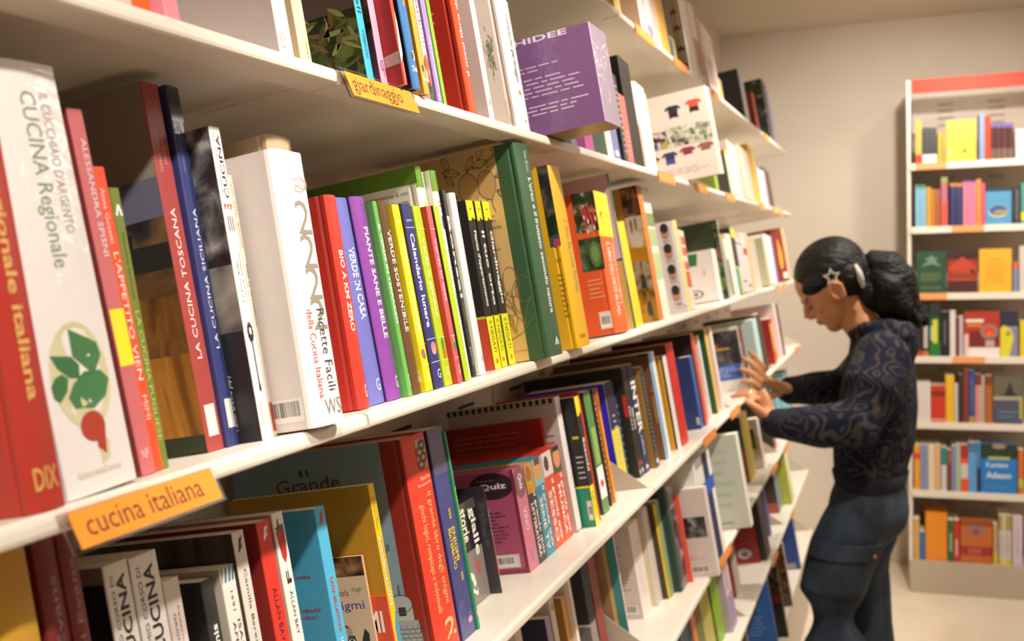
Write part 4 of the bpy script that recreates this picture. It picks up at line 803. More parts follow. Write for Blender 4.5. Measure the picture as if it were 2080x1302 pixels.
B('S4',1.1784,0.0687,0.2849,0.26,-0.045,0,'h','#e03a20','tall red spined puzzle book with a pale blue illustrated cover',[T('S','Il grande libro degli enigmi',.55,.8,.22,.73,'d','#f2c878'),T('S','giochi logici, rompicapi e indovinelli',.2,.42,.2,.69,'d','#f2c878'),T('S','2',.4,.85,.07,.16,'h','#f2c878',1),R('S',.45,.9,.84,.975,'#b5a890'),SCR('S'),T('S','Fabrizio Mazza',.45,.9,.79,.81,'h','#f6d8b0'),T('S','Illustrazioni di Ivan',.3,.9,.765,.78,'h','#f6d8b0'),T('F','Il',.4,.45,.89,.92,'h','#2a4060'),T('F','Grande',.25,.62,.82,.885,'h','#6a1f30'),E('F',.68,.68,.05,.09,'#a02030'),E('F',.68,.68,.035,.075,'#86a2b4'),T('F','voci, giochi di logici il grandi e oggi, indovini',.73,.83,.5,.56,'h','#4a5068'),TOWER('F')],fc='#86a2b4',hinge='#8f1912')
B('S4',1.256,0.0466,0.2833,0.2,-0.048,0,'s','#343a84','navy plastic wrapped puzzle book titled Enigmi matematici',[T('S','ENIGMI',.5,.72,.36,.52,'d','#e8d42a',1),T('S','MATEMATICI',.25,.46,.33,.52,'d','#e8d42a',1),T('S','ooo',.5,.65,.56,.61,'d','#e8d42a',1),T('S','ooo',.6,.75,.26,.3,'d','#e8d42a',1),E('S',.7,.07,.15,.015,'#e8a0a0'),R('S',0,1,.78,1,'#57507c')],fc='#2a2f60',gloss=.15,wrap=1)
B('S4',1.3035,0.0064,0.2733,0.19,-0.045,0,'s','#1f8a5c','thin green puzzle book titled Biliardo da manuale',[T('S','BILIARDO DA MANUALE',.3,.75,.4,.72,'d','#e6e22a',1),T('S','ROLANDO ZANROSTI',.4,.7,.75,.92,'d','#c9e0d2'),E('S',.5,.08,.3,.014,'#f0b0a0')])
B('S4',1.4026,0.0681,0.1514,0.16,-0.094,0,'b','#1c1719','black and grey boxed book titled Storie gialle',[R('S',0,1,0,.52,'#8a827c'),R('S',0,1,.9,1,'#4a4644'),T('S','gialle',.55,.92,.44,.92,'d','#fbf6ee',1),T('S','storie',.1,.45,.62,.95,'d','#fbf6ee',1),T('S','teo butturi',.5,.8,.27,.4,'d','#d83a26',1),P('S',[(.0,.36),(.3,.3),(.35,.2),(.25,.17),(.2,.25),(0,.28)],'#fbf6ee'),P('S',[(.05,.2),(.35,.12),(.42,.16),(.36,.08),(.1,.14)],'#fbf6ee')],fc='#1a1617',gloss=.12)
B('S4',1.4718,0.003,0.165,0.16,-0.075,0,'s','#211b26','slim dark book in clear plastic with an orange band',[T('S','storie',.25,.75,.52,.78,'d','#f4eefa',1),T('S','BRIVIDI',.3,.8,.35,.52,'d','#e6d42a',1),R('S',0,1,.16,.33,'#e2552a'),R('S',0,1,0,.16,'#a8a09c')],gloss=.12,wrap=1)
B('S4',1.5766,0.047,0.1687,0.2,-0.065,0,'b','#d87a94','pink quiz box titled Vino, nearest of the quiz boxes',[E('F',.79,.86,.2,.13,'#32121f'),T('F','il grande',.67,.82,.905,.93,'h','#c99aa8'),T('F','Quiz',.68,.92,.82,.89,'h','#f6e6ea',1),R('F',.97,1,0,1,'#7c2848'),R('F',0,1,0,.04,'#8a2f50'),TL('F',.45,.88,.3,.62,9,'#6a1f3c'),R('F',.6,.93,.06,.19,'#d8cec6'),BC('F',.63,.9,.075,.175),E('S',.45,.86,.55,.16,'#8f5a62'),T('S','Quiz',.3,.7,.78,.93,'d','#f6e6ea',1),T('S','VINO',.3,.66,.38,.6,'d','#fbeef2'),P('S',[(.3,.2),(.7,.18),(.75,.05),(.5,.07)],'#b08a92')],fc='#b0506f',top='#b0506f',rnd=.002)
B('S4',1.6246,0.0414,0.1653,0.2,-0.065,0,'b','#3f3433','dark brown quiz box titled Letteratura',[PH('S',0,1,.7,1,'sand'),E('S',.4,.9,.3,.08,'#b0683a'),T('S','il grande quiz',.54,.84,.06,.7,'d','#fbf2ec',1),T('S','LETTERATURA',.14,.44,.06,.6,'d','#fbf2ec',1)],fc='#c9a24a',top='#c9a24a',rnd=.002)
B('S4',1.667,0.0478,0.1662,0.2,-0.065,0,'b','#3a93ac','teal quiz box titled Serie TV',[R('S',0,1,.72,1,'#8ec4d2'),E('S',.5,.88,.4,.12,'#e2a060'),R('S',.2,.8,.93,1,'#7a4a2a'),T('S','il grande quiz',.54,.84,.06,.7,'d','#fbf2ec',1),T('S','SERIE TV',.14,.44,.06,.6,'d','#fbf2ec',1)],fc='#3a8aa0',top='#3a8aa0',rnd=.002)
B('S4',1.7158,0.0537,0.167,0.2,-0.065,0,'b','#e0552f','orange red quiz box titled Sesso',[R('S',.02,.98,.75,1,'#eed4ce'),E('S',.4,.88,.22,.08,'#5a3a34'),T('S','il grande quiz',.54,.84,.06,.7,'d','#fbf2ec',1),T('S','SESSO',.14,.44,.06,.6,'d','#fbf2ec',1)],fc='#c22f20',top='#c22f20',rnd=.002)
B('S4',1.7705,0.0474,0.1672,0.2,-0.065,0,'b','#e2502c','orange red quiz box titled Musica',[R('S',.02,.98,.72,1,'#4a5a3a'),E('S',.55,.88,.4,.11,'#e0906a'),R('S',.2,.9,.95,1,'#2a1a18'),T('S','il grande quiz',.54,.84,.06,.7,'d','#fbf2ec',1),T('S','MUSICA',.14,.44,.06,.6,'d','#fbf2ec',1)],fc='#c22f20',top='#c22f20',rnd=.002)
B('S4',1.8189,0.01,0.219,0.2,-0.09,0,'s','#c42a16','dark red book standing behind the row of quiz boxes',[TL('F',.1,.85,.75,.93,4,'#b8683a'),TL('F',.2,.8,.62,.72,3,'#d8a090')],fc='#9c160c')
B('S4',1.8299,0.0266,0.2518,0.22,-0.06,0,'b','#f0e8e6','tall white book with a black and white chequered edge binding',[R('F',0,0.033,.962,1,'#1a1614'),R('F',0.0588235,0.0918235,.962,1,'#1a1614'),R('F',0.117647,0.150647,.962,1,'#1a1614'),R('F',0.176471,0.209471,.962,1,'#1a1614'),R('F',0.235294,0.268294,.962,1,'#1a1614'),R('F',0.294118,0.327118,.962,1,'#1a1614'),R('F',0.352941,0.385941,.962,1,'#1a1614'),R('F',0.411765,0.444765,.962,1,'#1a1614'),R('F',0.470588,0.503588,.962,1,'#1a1614'),R('F',0.529412,0.562412,.962,1,'#1a1614'),R('F',0.588235,0.621235,.962,1,'#1a1614'),R('F',0.647059,0.680059,.962,1,'#1a1614'),R('F',0.705882,0.738882,.962,1,'#1a1614'),R('F',0.764706,0.797706,.962,1,'#1a1614'),R('F',0.823529,0.856529,.962,1,'#1a1614'),R('F',0.882353,0.915353,.962,1,'#1a1614'),R('F',0.941176,0.974176,.962,1,'#1a1614'),R('S',0,0.18,.0,.02,'#1a1614'),R('S',0.45,0.63,.0,.02,'#1a1614'),R('S',0.85,1.03,.0,.02,'#1a1614'),TL('F',.78,.95,.45,.75,6,'#8a7f7c'),TL('S',.7,.85,.3,.8,14,'#b8aca8')],fc='#c9bdb8')
B('S4',1.8657,0.0253,0.2438,0.17,-0.035,0,'s','#1a1718','black and yellow guide to chess with a teal lower cover',[R('S',0,1,0,.31,'#efe31c'),R('F',0,1,0,.3,'#0f8a6c'),R('F',0,1,.3,.315,'#efe31c'),P('S',[(0,1),(1,1),(1,.86),(.7,.88),(.5,.85),(0,.85)],'#efe31c'),T('S','Scacchi',.35,.8,.42,.68,'d','#fbfaf5',1),T('S','NEGATI',.3,.7,.06,.26,'d','#4a4812'),R('F',.6,.95,.05,.2,'#d8d2cc'),BC('F',.66,.92,.07,.17),TL('F',.4,.95,.36,.56,5,'#d8d4d0'),R('F',.4,.85,.68,.7,'#d8c81c')],fv=0.84,fc='#121012')
B('S4',1.9121,0.006,0.2504,0.17,-0.04,0,'s','#e0401f','thin red spine beside the black chess guide',[])
B('S4',1.9596,0.0433,0.2417,0.17,-0.045,0,'s','#4f7f3f','green card game book with a red heart on its spine',[R('S',0,1,.12,.38,'#f0e6e2'),E('S',.5,.24,.25,.03,'#d8302a'),R('S',.2,.9,.4,.7,'#8ea85a')],fc='#21351d')
B('S4',2.0365,0.008,0.2396,0.17,-0.05,0,'s','#3a2420','thin dark spine with white and red lettering before the orange one',[TL('S',.2,.8,.1,.9,16,'#d8cac0')])
B('S4',2.0648,0.011,0.2375,0.17,-0.05,0,'s','#ee8f1c','orange spine touching the bracket plate on the fourth shelf',[R('S',0,1,.8,1,'#a8501c')])
B('S4',2.2154,0.0649,0.232,0.19,-0.075,0,'s','#d8c832','royal blue and yellow book right behind the bracket plate',[R('S',0,1,.55,1,'#17193f'),TL('S',.4,.8,.2,.7,9,'#c9c6d8')],fc='#1a1ecf')
B('S4',2.3027,0.012,0.2235,0.19,-0.08,0,'s','#23335a','dark navy spine beside the royal blue and yellow book',[TL('S',.3,.8,.1,.8,9,'#b5bcd0')])
B('S4',2.3157,0.0194,0.2554,0.24,-0.057,0,'s','#1d1919','black football book with a red panel, nearer of two titled Milan',[T('S','MILAN',.3,.7,.43,.64,'d','#efe9e4',1),R('F',.6,.95,.55,.75,'#d02318'),E('S',.5,.05,.2,.02,'#e8e0dc'),R('S',.3,.7,.1,.14,'#c8342a')],fv=0.90,fc='#0a090a')
B('S4',2.3361,0.0276,0.2524,0.24,-0.057,0,'s','#211c1c','black football book, farther of two titled Milan',[T('S','MILAN',.3,.7,.43,.62,'d','#efe9e4',1),E('S',.5,.05,.2,.02,'#e8e0dc'),R('S',.3,.7,.1,.14,'#c8342a')],fc='#0a090a')
B('S4',2.3647,0.0445,0.2549,0.24,-0.055,0,'s','#1a2c56','navy football book with tall white letters Inter',[T('S','INTER',.05,.95,.36,.84,'d','#f2e6d0',1),T('S','calcio',.3,.7,.16,.34,'d','#d8dce6'),E('S',.5,.05,.2,.02,'#e8e0dc')])
B('S4',2.4233,0.0356,0.2413,0.24,-0.042,0,'s','#2c241c','bronze gold book with a thin dark spine',[TL('S',.3,.7,.1,.9,18,'#a89878'),E('F',.6,.4,.3,.25,'#a8833a'),E('S',.5,.06,.3,.025,'#d8d0c4')],fc='#94702c')
B('S4',2.5275,0.0578,0.2649,0.25,-0.04,0,'s','#f2e9dc','tall white and sky blue spine with a sculpted face on its bronze cover',[R('S',0,.45,0,1,'#62aee6'),R('F',0,1,.975,1,'#14100e'),E('F',.72,.55,.13,.16,'#b57a4a'),E('F',.72,.42,.1,.08,'#c08a54'),E('F',.66,.62,.035,.02,'#3a2416'),E('F',.78,.62,.035,.02,'#3a2416')],fv=0.90,fc='#7a4f2c')
B('S4',2.6545,0.012,0.2433,0.2,-0.045,0,'s','#c9961c','mustard gold spine left of a red cover on the fourth shelf',[])
B('S4',2.6675,0.0398,0.2428,0.2,-0.038,0,'s','#f0e4e0','white spine with a dark brown cover left of the big red book',[],fc='#4a1a16')
B('S4',2.7083,0.0859,0.2699,0.27,-0.032,0,'h','#cf2a1c','big red book with a dark red cover on the fourth shelf',[],fc='#5a0a0a')
B('S4',2.9913,0.0448,0.2094,0.17,-0.035,0,'s','#3f62a0','blue book with a small white price sticker on its cover',[R('F',.7,.93,.06,.16,'#d8cfc4'),TL('F',.72,.9,.075,.14,2,'#9a928a')],fv=0.79,fc='#1c3a76')
B('S4',3.0371,0.0426,0.2715,0.24,-0.03,0,'s','#d8503a','black covered book with a coral red spine beside the blue one',[],fc='#070606')
B('S4',3.192,0.016,0.2549,0.2,-0.04,0,'s','#ece2d6','white spine between the coral red and the green book',[])
B('S4',3.2879,0.0335,0.2668,0.2,-0.035,0,'s','#dfae3a','dark green covered book with a mustard edge on the fourth shelf',[],fc='#0f5030')
B('S4',3.3615,0.03,0.2681,0.2,-0.03,0,'s','#e8d6ce','pinkish white book left of the travel cover by the shopper',[])
B('S4',3.8719,0.03,0.2329,0.21,-0.02,0,'s','#f1ebe8','book with a dark photo and blue caption that the shopper touches',[PH('F',.1,.98,.42,.95,'nightphoto'),R('F',.15,.95,.18,.42,'#3a62c0'),TL('F',.2,.88,.22,.39,4,'#dfe6f8'),R('S',0,1,.72,1,'#a85a3a'),R('S',0,.5,.4,.7,'#1d2a50'),R('F',.3,.8,.66,.69,'#d8a83a'),R('F',.45,.6,.7,.76,'#d8a83a'),R('S',0,1,.2,.36,'#efd01c')],fc='#efe8e2')
B('S4',4.0769,0.02,0.2136,0.2,-0.04,0,'s','#8a4a3a','brown red spine behind the shopper fingers',[])
B('S4',4.2743,0.1244,0.2291,0.21,-0.02,0,'s','#b9d6d6','light blue book past the bracket on the fourth shelf',[],fc='#c4dad8')
B('S4',4.3997,0.148,0.2423,0.22,-0.02,0,'s','#2a221f','black edged book beside the light blue one on the fourth shelf',[],fc='#1a1614')
B('S4',4.738,0.1,0.2032,0.2,-0.012,0,'s','#f08a3a','book with yellow, orange and purple stripes down its spine',[R('S',0,.25,.0,.88,'#dfae2a'),R('S',.5,.58,.1,.9,'#6a3a8a'),R('S',.58,1,.3,.88,'#f0a080'),R('S',0,1,.88,1,'#a8241c'),R('S',0,1,.1,.28,'#ee5a20')],fc='#9a201a')
B('S4',4.9991,0.06,0.2553,0.2,-0.01,0,'s','#e8cfcb','pale pink spine last but one on the fourth shelf',[])
B('S4',5.1225,0.025,0.249,0.22,-0.01,0,'s','#2a2524','black spine last on the fourth shelf',[])
B('S5',1.6647,0.03,0.27,0.17,-0.11,0,'s','#d8c4ae','cream spine low at the near end of the fifth shelf',[])
B('S5',1.8164,0.022,0.2123,0.17,-0.11,0,'s','#a08fae','navy covered book with a lilac spine on the fifth shelf',[],fc='#17163a')
B('S5',1.8511,0.024,0.285,0.17,-0.11,0,'s','#d9cbb8','white spine with a tiny black mark on the fifth shelf',[R('S',.4,.7,.75,.79,'#4a4440'),R('S',0,1,0,.35,'#3a342c')])
B('S5',1.9188,0.025,0.2188,0.17,-0.11,0,'s','#e0a24a','orange tan boxed book on the fifth shelf',[],fc='#b07838')
B('S5',1.9448,0.0146,0.3,0.17,-0.1,0,'s','#ece0d2','cream white spine left of the black metal box on the fifth shelf',[])
B('S5',2.0632,0.04,0.245,0.15,-0.11,0,'b','#8f8880','black lidded metal box with tiny pale text on the fifth shelf',[R('F',0,1,.48,1,'#0b090b'),R('F',0,1,.46,.48,'#c9c2b8'),TL('F',.3,.85,.56,.9,11,'#6a6258'),R('S',0,1,.48,1,'#14110f')],fc='#6f6862')
B('S5',2.1135,0.05,0.25,0.18,-0.11,0,'s','#8a3a30','food photo book in red tones behind the metal box',[PH('F',0,1,0,.35,'pasta'),PH('F',0,1,.35,.7,'reds'),R('F',0,1,.7,1,'#8d7f78')],fc='#a86050')
B('S5',2.203,0.0254,0.29,0.17,-0.1,0,'s','#b08a4c','tan wood coloured thick spine on the fifth shelf',[],fc='#a5805a')
B('S5',2.2294,0.0054,0.285,0.19,-0.08,0,'s','#e6dcc2','teal covered book with a cream spine on the fifth shelf',[],fc='#3f8f98')
B('S5',2.45,0.0892,0.2253,0.2,-0.1052,0,'s','#e9dcd6','thick white book with lines of text and a barcode on the fifth shelf',[TL('F',.35,.9,.3,.8,13,'#9a8fa0'),BC('F',.6,.95,.05,.15),TL('S',.2,.8,.2,.8,10,'#d8cac6')],fc='#d6c6c0')
B('S5',2.5401,0.003,0.2324,0.17,-0.1,0,'s','#d9c98a','thin pale yellow spine beside the thick white book on the fifth shelf',[])
B('S5',2.5441,0.0519,0.2418,0.17,-0.09,0,'s','#d3c6bc','pale grey spine on the fifth shelf left of two yellow ones',[])
B('S5',2.597,0.003,0.2446,0.17,-0.075,0,'s','#e2c81c','bright yellow spine, nearer of two on the fifth shelf',[R('S',.5,.9,.4,.55,'#8a8262')],fc='#3a2a14')
B('S5',2.601,0.0103,0.2404,0.17,-0.072,0,'s','#e2c81c','bright yellow spine, farther of two on the fifth shelf',[R('S',.1,.3,0,.9,'#a8a060')])
B('S5',2.6123,0.0336,0.2466,0.17,-0.07,0,'s','#8fa078','thin sage green spine on the fifth shelf',[])
B('S5',2.647,0.0252,0.2697,0.2,-0.05,0,'h','#163a34','dark green spine on the fifth shelf',[TL('S',.5,.7,.2,.7,8,'#7a9a8a'),E('S',.6,.05,.15,.02,'#c9d4cc')])
B('S5',2.6731,0.056,0.2598,0.2,-0.05,0,'s','#7f7678','grey photographic spine beside the dark green one',[PH('S',0,1,.1,.8,'bwphoto')])
B('S5',2.7302,0.003,0.2339,0.19,-0.036,0,'s','#ea5540','thin coral red spine on the fifth shelf',[])
B('S5',2.7707,0.0326,0.2386,0.24,0.026,0,'s','#ece0d8','white book with two black and white photos jutting past the fifth shelf',[PH('F',.3,.6,.45,.68,'bwphoto'),PH('F',.62,.95,.45,.68,'bwphoto'),TL('F',.4,.9,.2,.25,2,'#d89a94'),BC('F',.7,.92,.04,.13),TL('F',.4,.6,.75,.9,2,'#b58a88')],fc='#d9c9c2')
B('S5',2.8043,0.2483,0.2996,0.22,0,0,'s','#f0ece8','white spine with a navy stripe and a bright blue band on the fifth shelf',[R('S',.5,.8,0,1,'#1c2a52'),R('S',-.01,1.01,.62,.75,'#2a56c4')],fc='#e6e0da')
B('S5',3.284,0.0478,0.2938,0.24,0.0449,0,'s','#e6e6da','ring bound planner with a green stripe jutting past the fifth shelf',[R('F',.3,.48,.05,.98,'#a9c4a4'),TL('F',.1,.9,.2,.9,6,'#b8cdb4'),TL('F',.5,.8,.04,.09,1,'#77706a')],fc='#cfd0c4')
B('S5',3.9348,0.06,0.2,0.17,-0.06,0,'s','#5f8a3a','green spine behind the planner on the fifth shelf',[])
B('S5',3.9958,0.1774,0.25,0.17,-0.05,0,'s','#d8b83a','black and red book with a yellow edge below the shopper hand',[R('F',0,1,0,.5,'#b01f1c'),R('F',.5,.9,.05,.2,'#d8c4b8')],fc='#16120f')
B('S5',4.2617,0.06,0.2,0.17,-0.03,0,'s','#e6dcd2','white photo book under the shopper wrist on the fifth shelf',[PH('F',.3,.9,.4,.8,'leaves'),R('F',.5,.95,.03,.3,'#e8dede')],fc='#d8d0be')
B('S5',4.6574,0.08,0.25,0.17,-0.03,0,'s','#a85a30','dark olive book with an orange spine between the shopper arms',[],fc='#3a3a1c')
B('S5',4.9946,0.05,0.25,0.17,-0.03,0,'s','#86bcc8','nearest of three light blue books between the shopper arms',[])
B('S5',5.2117,0.05,0.25,0.17,-0.03,0,'s','#86bcc8','middle of three light blue books between the shopper arms',[])
B('S5',5.4475,0.05,0.25,0.17,-0.03,0,'s','#86bcc8','farthest of three light blue books between the shopper arms',[])
B('S5',5.5063,0.06,0.26,0.17,-0.03,0,'s','#6a625a','grey brown spine after three light blue books on the fifth shelf',[])
B('S6',2.744,0.1068,0.26,0.17,-0.07,0,'s','#55677a','slate blue spine at the near end of the sixth shelf',[])
B('S6',2.8518,0.0489,0.27,0.18,-0.06,0,'s','#e0804a','dusty pink cover with an orange spine edge on the sixth shelf',[],fc='#9a7f76')
B('S6',2.9017,0.0885,0.27,0.18,-0.06,0,'s','#6a6a2a','dark olive spine with red lettering on the sixth shelf',[T('S','RED',.2,.7,.5,.8,'d','#9a3418',1)])
B('S6',2.9912,0.1365,0.27,0.18,-0.06,0,'s','#b5a850','khaki cream spine on the sixth shelf',[])
B('S6',3.1288,0.116,0.28,0.19,-0.05,0,'h','#86a81e','lime green thick spine on the sixth shelf',[],fc='#4a6a14')
B('S6',3.2458,0.0981,0.2196,0.2,-0.03,0,'s','#e2cdd0','pale pink and lavender spine on the sixth shelf',[R('S',0,1,0,.5,'#a98fb5'),R('S',.1,.5,.06,.14,'#8a7a6a')],fc='#b8a0b8')
B('S6',3.6006,0.012,0.21,0.17,-0.07,0,'s','#9a1f1c','thin dark red spine on the sixth shelf',[])
B('S6',3.6379,0.03,0.2,0.17,-0.06,0,'s','#e8dcd4','white and pink spine left of the dark red book on the sixth shelf',[R('S',0,1,.7,1,'#c8545a')])
B('S6',4.0215,0.02,0.27,0.2,-0.038,0,'s','#7c1212','crimson book with a round white mark on its cover',[E('F',.72,.14,.14,.07,'#d8c8c4'),R('F',.66,.78,.1,.17,'#7a6a68')],fc='#a3191a')
B('S6',4.0425,0.1291,0.27,0.19,-0.017,0,'s','#1d1a1a','black book beside the crimson one on the sixth shelf',[])
B('S6',4.4119,0.05,0.25,0.18,-0.045,0,'s','#34368a','indigo spine on the sixth shelf beside the black book',[],fc='#7f74a0')
B('S6',4.8232,0.1206,0.24,0.18,-0.05,0,'s','#6f8ea0','slate blue book with a rust patch on the far sixth shelf',[R('F',.5,1,0,.2,'#a8523a')],fc='#4a2d28')
B('S6',4.9766,0.1111,0.25,0.18,-0.006,0,'s','#e6e4b0','yellow green book last on the sixth shelf',[TL('F',.4,.9,.1,.4,5,'#d8d890')],fc='#b8b83a')
B('S7',3.4518,0.05,0.27,0.2,0,0,'s','#4a4630','dark olive book on the bottom shelf',[])
B('S7',3.8808,0.02,0.3,0.22,0.03,0,'s','#24548f','large blue book with white text on the bottom shelf',[TL('F',.2,.85,.3,.7,9,'#8fb0d8'),R('F',.45,.85,.03,.12,'#d8d2ca'),BC('F',.5,.8,.04,.1)],fc='#2460ae')
B('S7',4.1201,0.03,0.3,0.2,0.034,0,'s','#1a1716','black book with a coloured photo on the bottom shelf',[PH('F',.2,1,.55,.9,'browns'),R('F',.3,.6,.45,.55,'#4a8a8a'),R('F',.6,1,.45,.55,'#a82a20'),R('F',.5,.8,.04,.13,'#8a827c')],fc='#0f0d0e')
B('S7',4.504,0.02,0.27,0.19,0.017,0,'s','#e6d4d0','brown photo book with a pale spine on the bottom shelf',[PH('F',.2,1,.2,.9,'browns')],fc='#6a544a')
B('S7',5.0524,0.03,0.3,0.19,0.003,0,'s','#3a5a9c','blue book near the shopper knee on the bottom shelf',[R('F',.4,.9,.02,.1,'#9a9484')],fc='#1f3f88')

# ------------------------------------------------------------ books in the far bookcase
C(1,0.0785,0.0246,0.1978,0.16,'s','#e8c060','pale gold spine with a red foot on the back bookcase, top shelf',[R('S',0,1,0,.2,'#d8503a')],gloss=.1)
C(1,0.1066,0.0141,0.1608,0.16,'s','#2a2420','one of four black white footed spines on the back bookcase, top shelf',[R('S',0,1,0,.24,'#efe8dc')],grp='matching black spines with white feet')
C(1,0.1221,0.0141,0.1597,0.16,'s','#2a2420','one of four black white footed spines on the back bookcase, top shelf',[R('S',0,1,0,.24,'#efe8dc')],grp='matching black spines with white feet')
C(1,0.1377,0.0141,0.1587,0.16,'s','#2a2420','one of four black white footed spines on the back bookcase, top shelf',[R('S',0,1,0,.24,'#efe8dc')],grp='matching black spines with white feet')
C(1,0.1532,0.014,0.1576,0.16,'s','#2a2420','one of four black white footed spines on the back bookcase, top shelf',[R('S',0,1,0,.24,'#efe8dc')],grp='matching black spines with white feet')
C(1,0.1717,0.0152,0.1365,0.16,'s','#b8a81e','shorter olive yellow spine on the back bookcase, top shelf',[])
C(1,0.1882,0.016,0.1398,0.16,'s','#a8981a','olive yellow spine touching the yellow cover on the back bookcase, top shelf',[])
C(1,0.2067,0.1235,0.1851,0.03,'b','#f0c01c','yellow book facing out with orange text lines on the back bookcase, top shelf',[TL('S',.22,.95,.4,.78,4,'#f08a1a'),E('S',.62,.25,.06,.04,'#5a4010'),R('S',.05,.9,.88,.95,'#d8b41a'),E('S',.12,.2,.08,.06,'#f0d8b0')])
C(1,0.3437,0.0207,0.2072,0.16,'s','#7f9cc4','steel blue spine beside the red orange one on the back bookcase, top shelf',[])
C(1,0.3657,0.0226,0.1947,0.16,'s','#e2502c','red orange spine on the back bookcase, top shelf',[],gloss=.15)
C(1,0.3903,0.0179,0.1607,0.16,'s','#5a3432','one of four brown spines with violet tops on the back bookcase, top shelf',[R('S',0,1,.88,1,'#7a6aa8'),R('S',0,1,0,.3,'#7a6258')],grp='brown spines with violet tops',gloss=.15)
C(1,0.4106,0.0205,0.1592,0.16,'s','#5a3432','one of four brown spines with violet tops on the back bookcase, top shelf',[R('S',0,1,.88,1,'#7a6aa8'),R('S',0,1,0,.3,'#7a6258')],grp='brown spines with violet tops',gloss=.15)
C(1,0.4335,0.0243,0.1574,0.16,'s','#5a3432','one of four brown spines with violet tops on the back bookcase, top shelf',[R('S',0,1,.88,1,'#7a6aa8'),R('S',0,1,0,.3,'#7a6258')],grp='brown spines with violet tops',gloss=.15)
C(1,0.4602,0.0213,0.1557,0.16,'s','#5a3432','one of four brown spines with violet tops on the back bookcase, top shelf',[R('S',0,1,.88,1,'#7a6aa8'),R('S',0,1,0,.3,'#7a6258')],grp='brown spines with violet tops',gloss=.15)
C(1,0.4897,0.0545,0.1267,0.16,'s','#efe4d8','white book shape added for bright glare off the back panel, back bookcase top shelf',[],gloss=.08)  # bright reflection of the back panel, modelled as a white book
C(2,0.076,0.0142,0.1911,0.16,'s','#86bcd8','one of three light blue spines with green tops on the back bookcase, second shelf',[R('S',0,1,.92,1,'#3a8a6a')],grp='light blue spines with green tops')
C(2,0.0916,0.0121,0.1903,0.16,'s','#86bcd8','one of three light blue spines with green tops on the back bookcase, second shelf',[R('S',0,1,.92,1,'#3a8a6a')],grp='light blue spines with green tops')
C(2,0.1052,0.0152,0.1896,0.16,'s','#86bcd8','one of three light blue spines with green tops on the back bookcase, second shelf',[R('S',0,1,.92,1,'#3a8a6a')],grp='light blue spines with green tops')
C(2,0.1229,0.0196,0.1786,0.16,'s','#d89a1c','amber spine beside three light blue ones on the back bookcase, second shelf',[])
C(2,0.1437,0.0162,0.1688,0.16,'s','#c0742a','light brown orange spine on the back bookcase, second shelf',[])
C(2,0.1613,0.0192,0.1678,0.16,'s','#a85a22','dark brown orange spine on the back bookcase, second shelf',[])
C(2,0.1841,0.0274,0.2195,0.16,'s','#b8607a','tall mauve spine with a red foot and green top on the back bookcase, second shelf',[R('S',0,1,0,.45,'#d85040'),R('S',0,1,.88,1,'#8a9a4a')])
C(2,0.2221,0.0242,0.1912,0.16,'s','#26275e','navy spine with an orange top, left of two on the back bookcase, second shelf',[R('S',0,1,.92,1,'#c8783a')])
C(2,0.2477,0.0271,0.1898,0.16,'s','#26275e','navy spine with an orange top, right of two on the back bookcase, second shelf',[R('S',0,1,.92,1,'#c8783a')])
C(2,0.2763,0.0169,0.1974,0.16,'s','#e27a98','one of three matching pink spines on the back bookcase, second shelf',[R('S',0,1,.95,1,'#a860b0')],grp='matching pink spines')
C(2,0.2946,0.0168,0.1964,0.16,'s','#e27a98','one of three matching pink spines on the back bookcase, second shelf',[R('S',0,1,.95,1,'#a860b0')],grp='matching pink spines')
C(2,0.3128,0.0168,0.1955,0.16,'s','#e27a98','one of three matching pink spines on the back bookcase, second shelf',[R('S',0,1,.95,1,'#a860b0')],grp='matching pink spines')
C(2,0.331,0.0188,0.2033,0.16,'s','#ee8a2a','orange spine right of the pink ones on the back bookcase, second shelf',[])
C(2,0.3512,0.0147,0.1849,0.16,'s','#e0507a','magenta spine left of the island cover on the back bookcase, second shelf',[])
C(2,0.3683,0.1132,0.1619,0.03,'b','#4f9ac4','blue book facing out with an oval island picture on the back bookcase, second shelf',[R('S',0,1,.9,1,'#1a2c44'),E('S',.45,.36,.36,.17,'#d8c8a8'),E('S',.45,.38,.33,.14,'#2a5a9a'),E('S',.55,.32,.26,.07,'#a89a6a'),P('S',[(.25,.3),(.4,.25),(.6,.27),(.7,.32),(.5,.3)],'#5f7a3a'),R('S',.92,1,0,1,'#1a2c44')])
C(2,0.4868,0.0183,0.1584,0.16,'s','#2c3444','dark spine with pale lettering on the back bookcase, second shelf',[TL('S',.2,.8,.1,.95,14,'#c8b49a')])
C(2,0.5114,0.0192,0.1766,0.16,'s','#4a9a8a','teal spine with a yellow patch on the back bookcase, second shelf',[R('S',0,1,.08,.28,'#e8d81a')])
C(3,0.0785,0.1277,0.1888,0.03,'b','#1f4a34','dark green book facing out with gold lettering on the back bookcase, third shelf',[TL('S',.15,.85,.1,.16,1,'#a89a5a'),TL('S',.15,.85,.28,.5,4,'#9a9a62'),STAR('S',.5,.8,.25,.12,'#7f9a84'),P('S',[(.15,.62),(.5,.85),(.85,.62),(.5,.7)],'#6f9078')])
C(3,0.2097,0.1253,0.1829,0.03,'b','#9a2a1c','brown red book facing out on the back bookcase, third shelf',[R('S',0,1,0,.28,'#4a1a16'),R('S',0,1,.82,1,'#3a1412'),TL('S',.1,.9,.29,.36,1,'#d8803a'),P('S',[(0,.62),(.5,.88),(1,.62),(.9,.5),(.1,.5)],'#c0401c'),TL('S',.2,.8,.44,.5,1,'#d8703a'),E('S',.82,.52,.06,.06,'#3a1a1a')])
C(3,0.3416,0.1319,0.193,0.03,'b','#f2b22a','amber yellow book facing out on the back bookcase, third shelf',[TL('S',.2,.8,.2,.8,6,'#d8862a')])
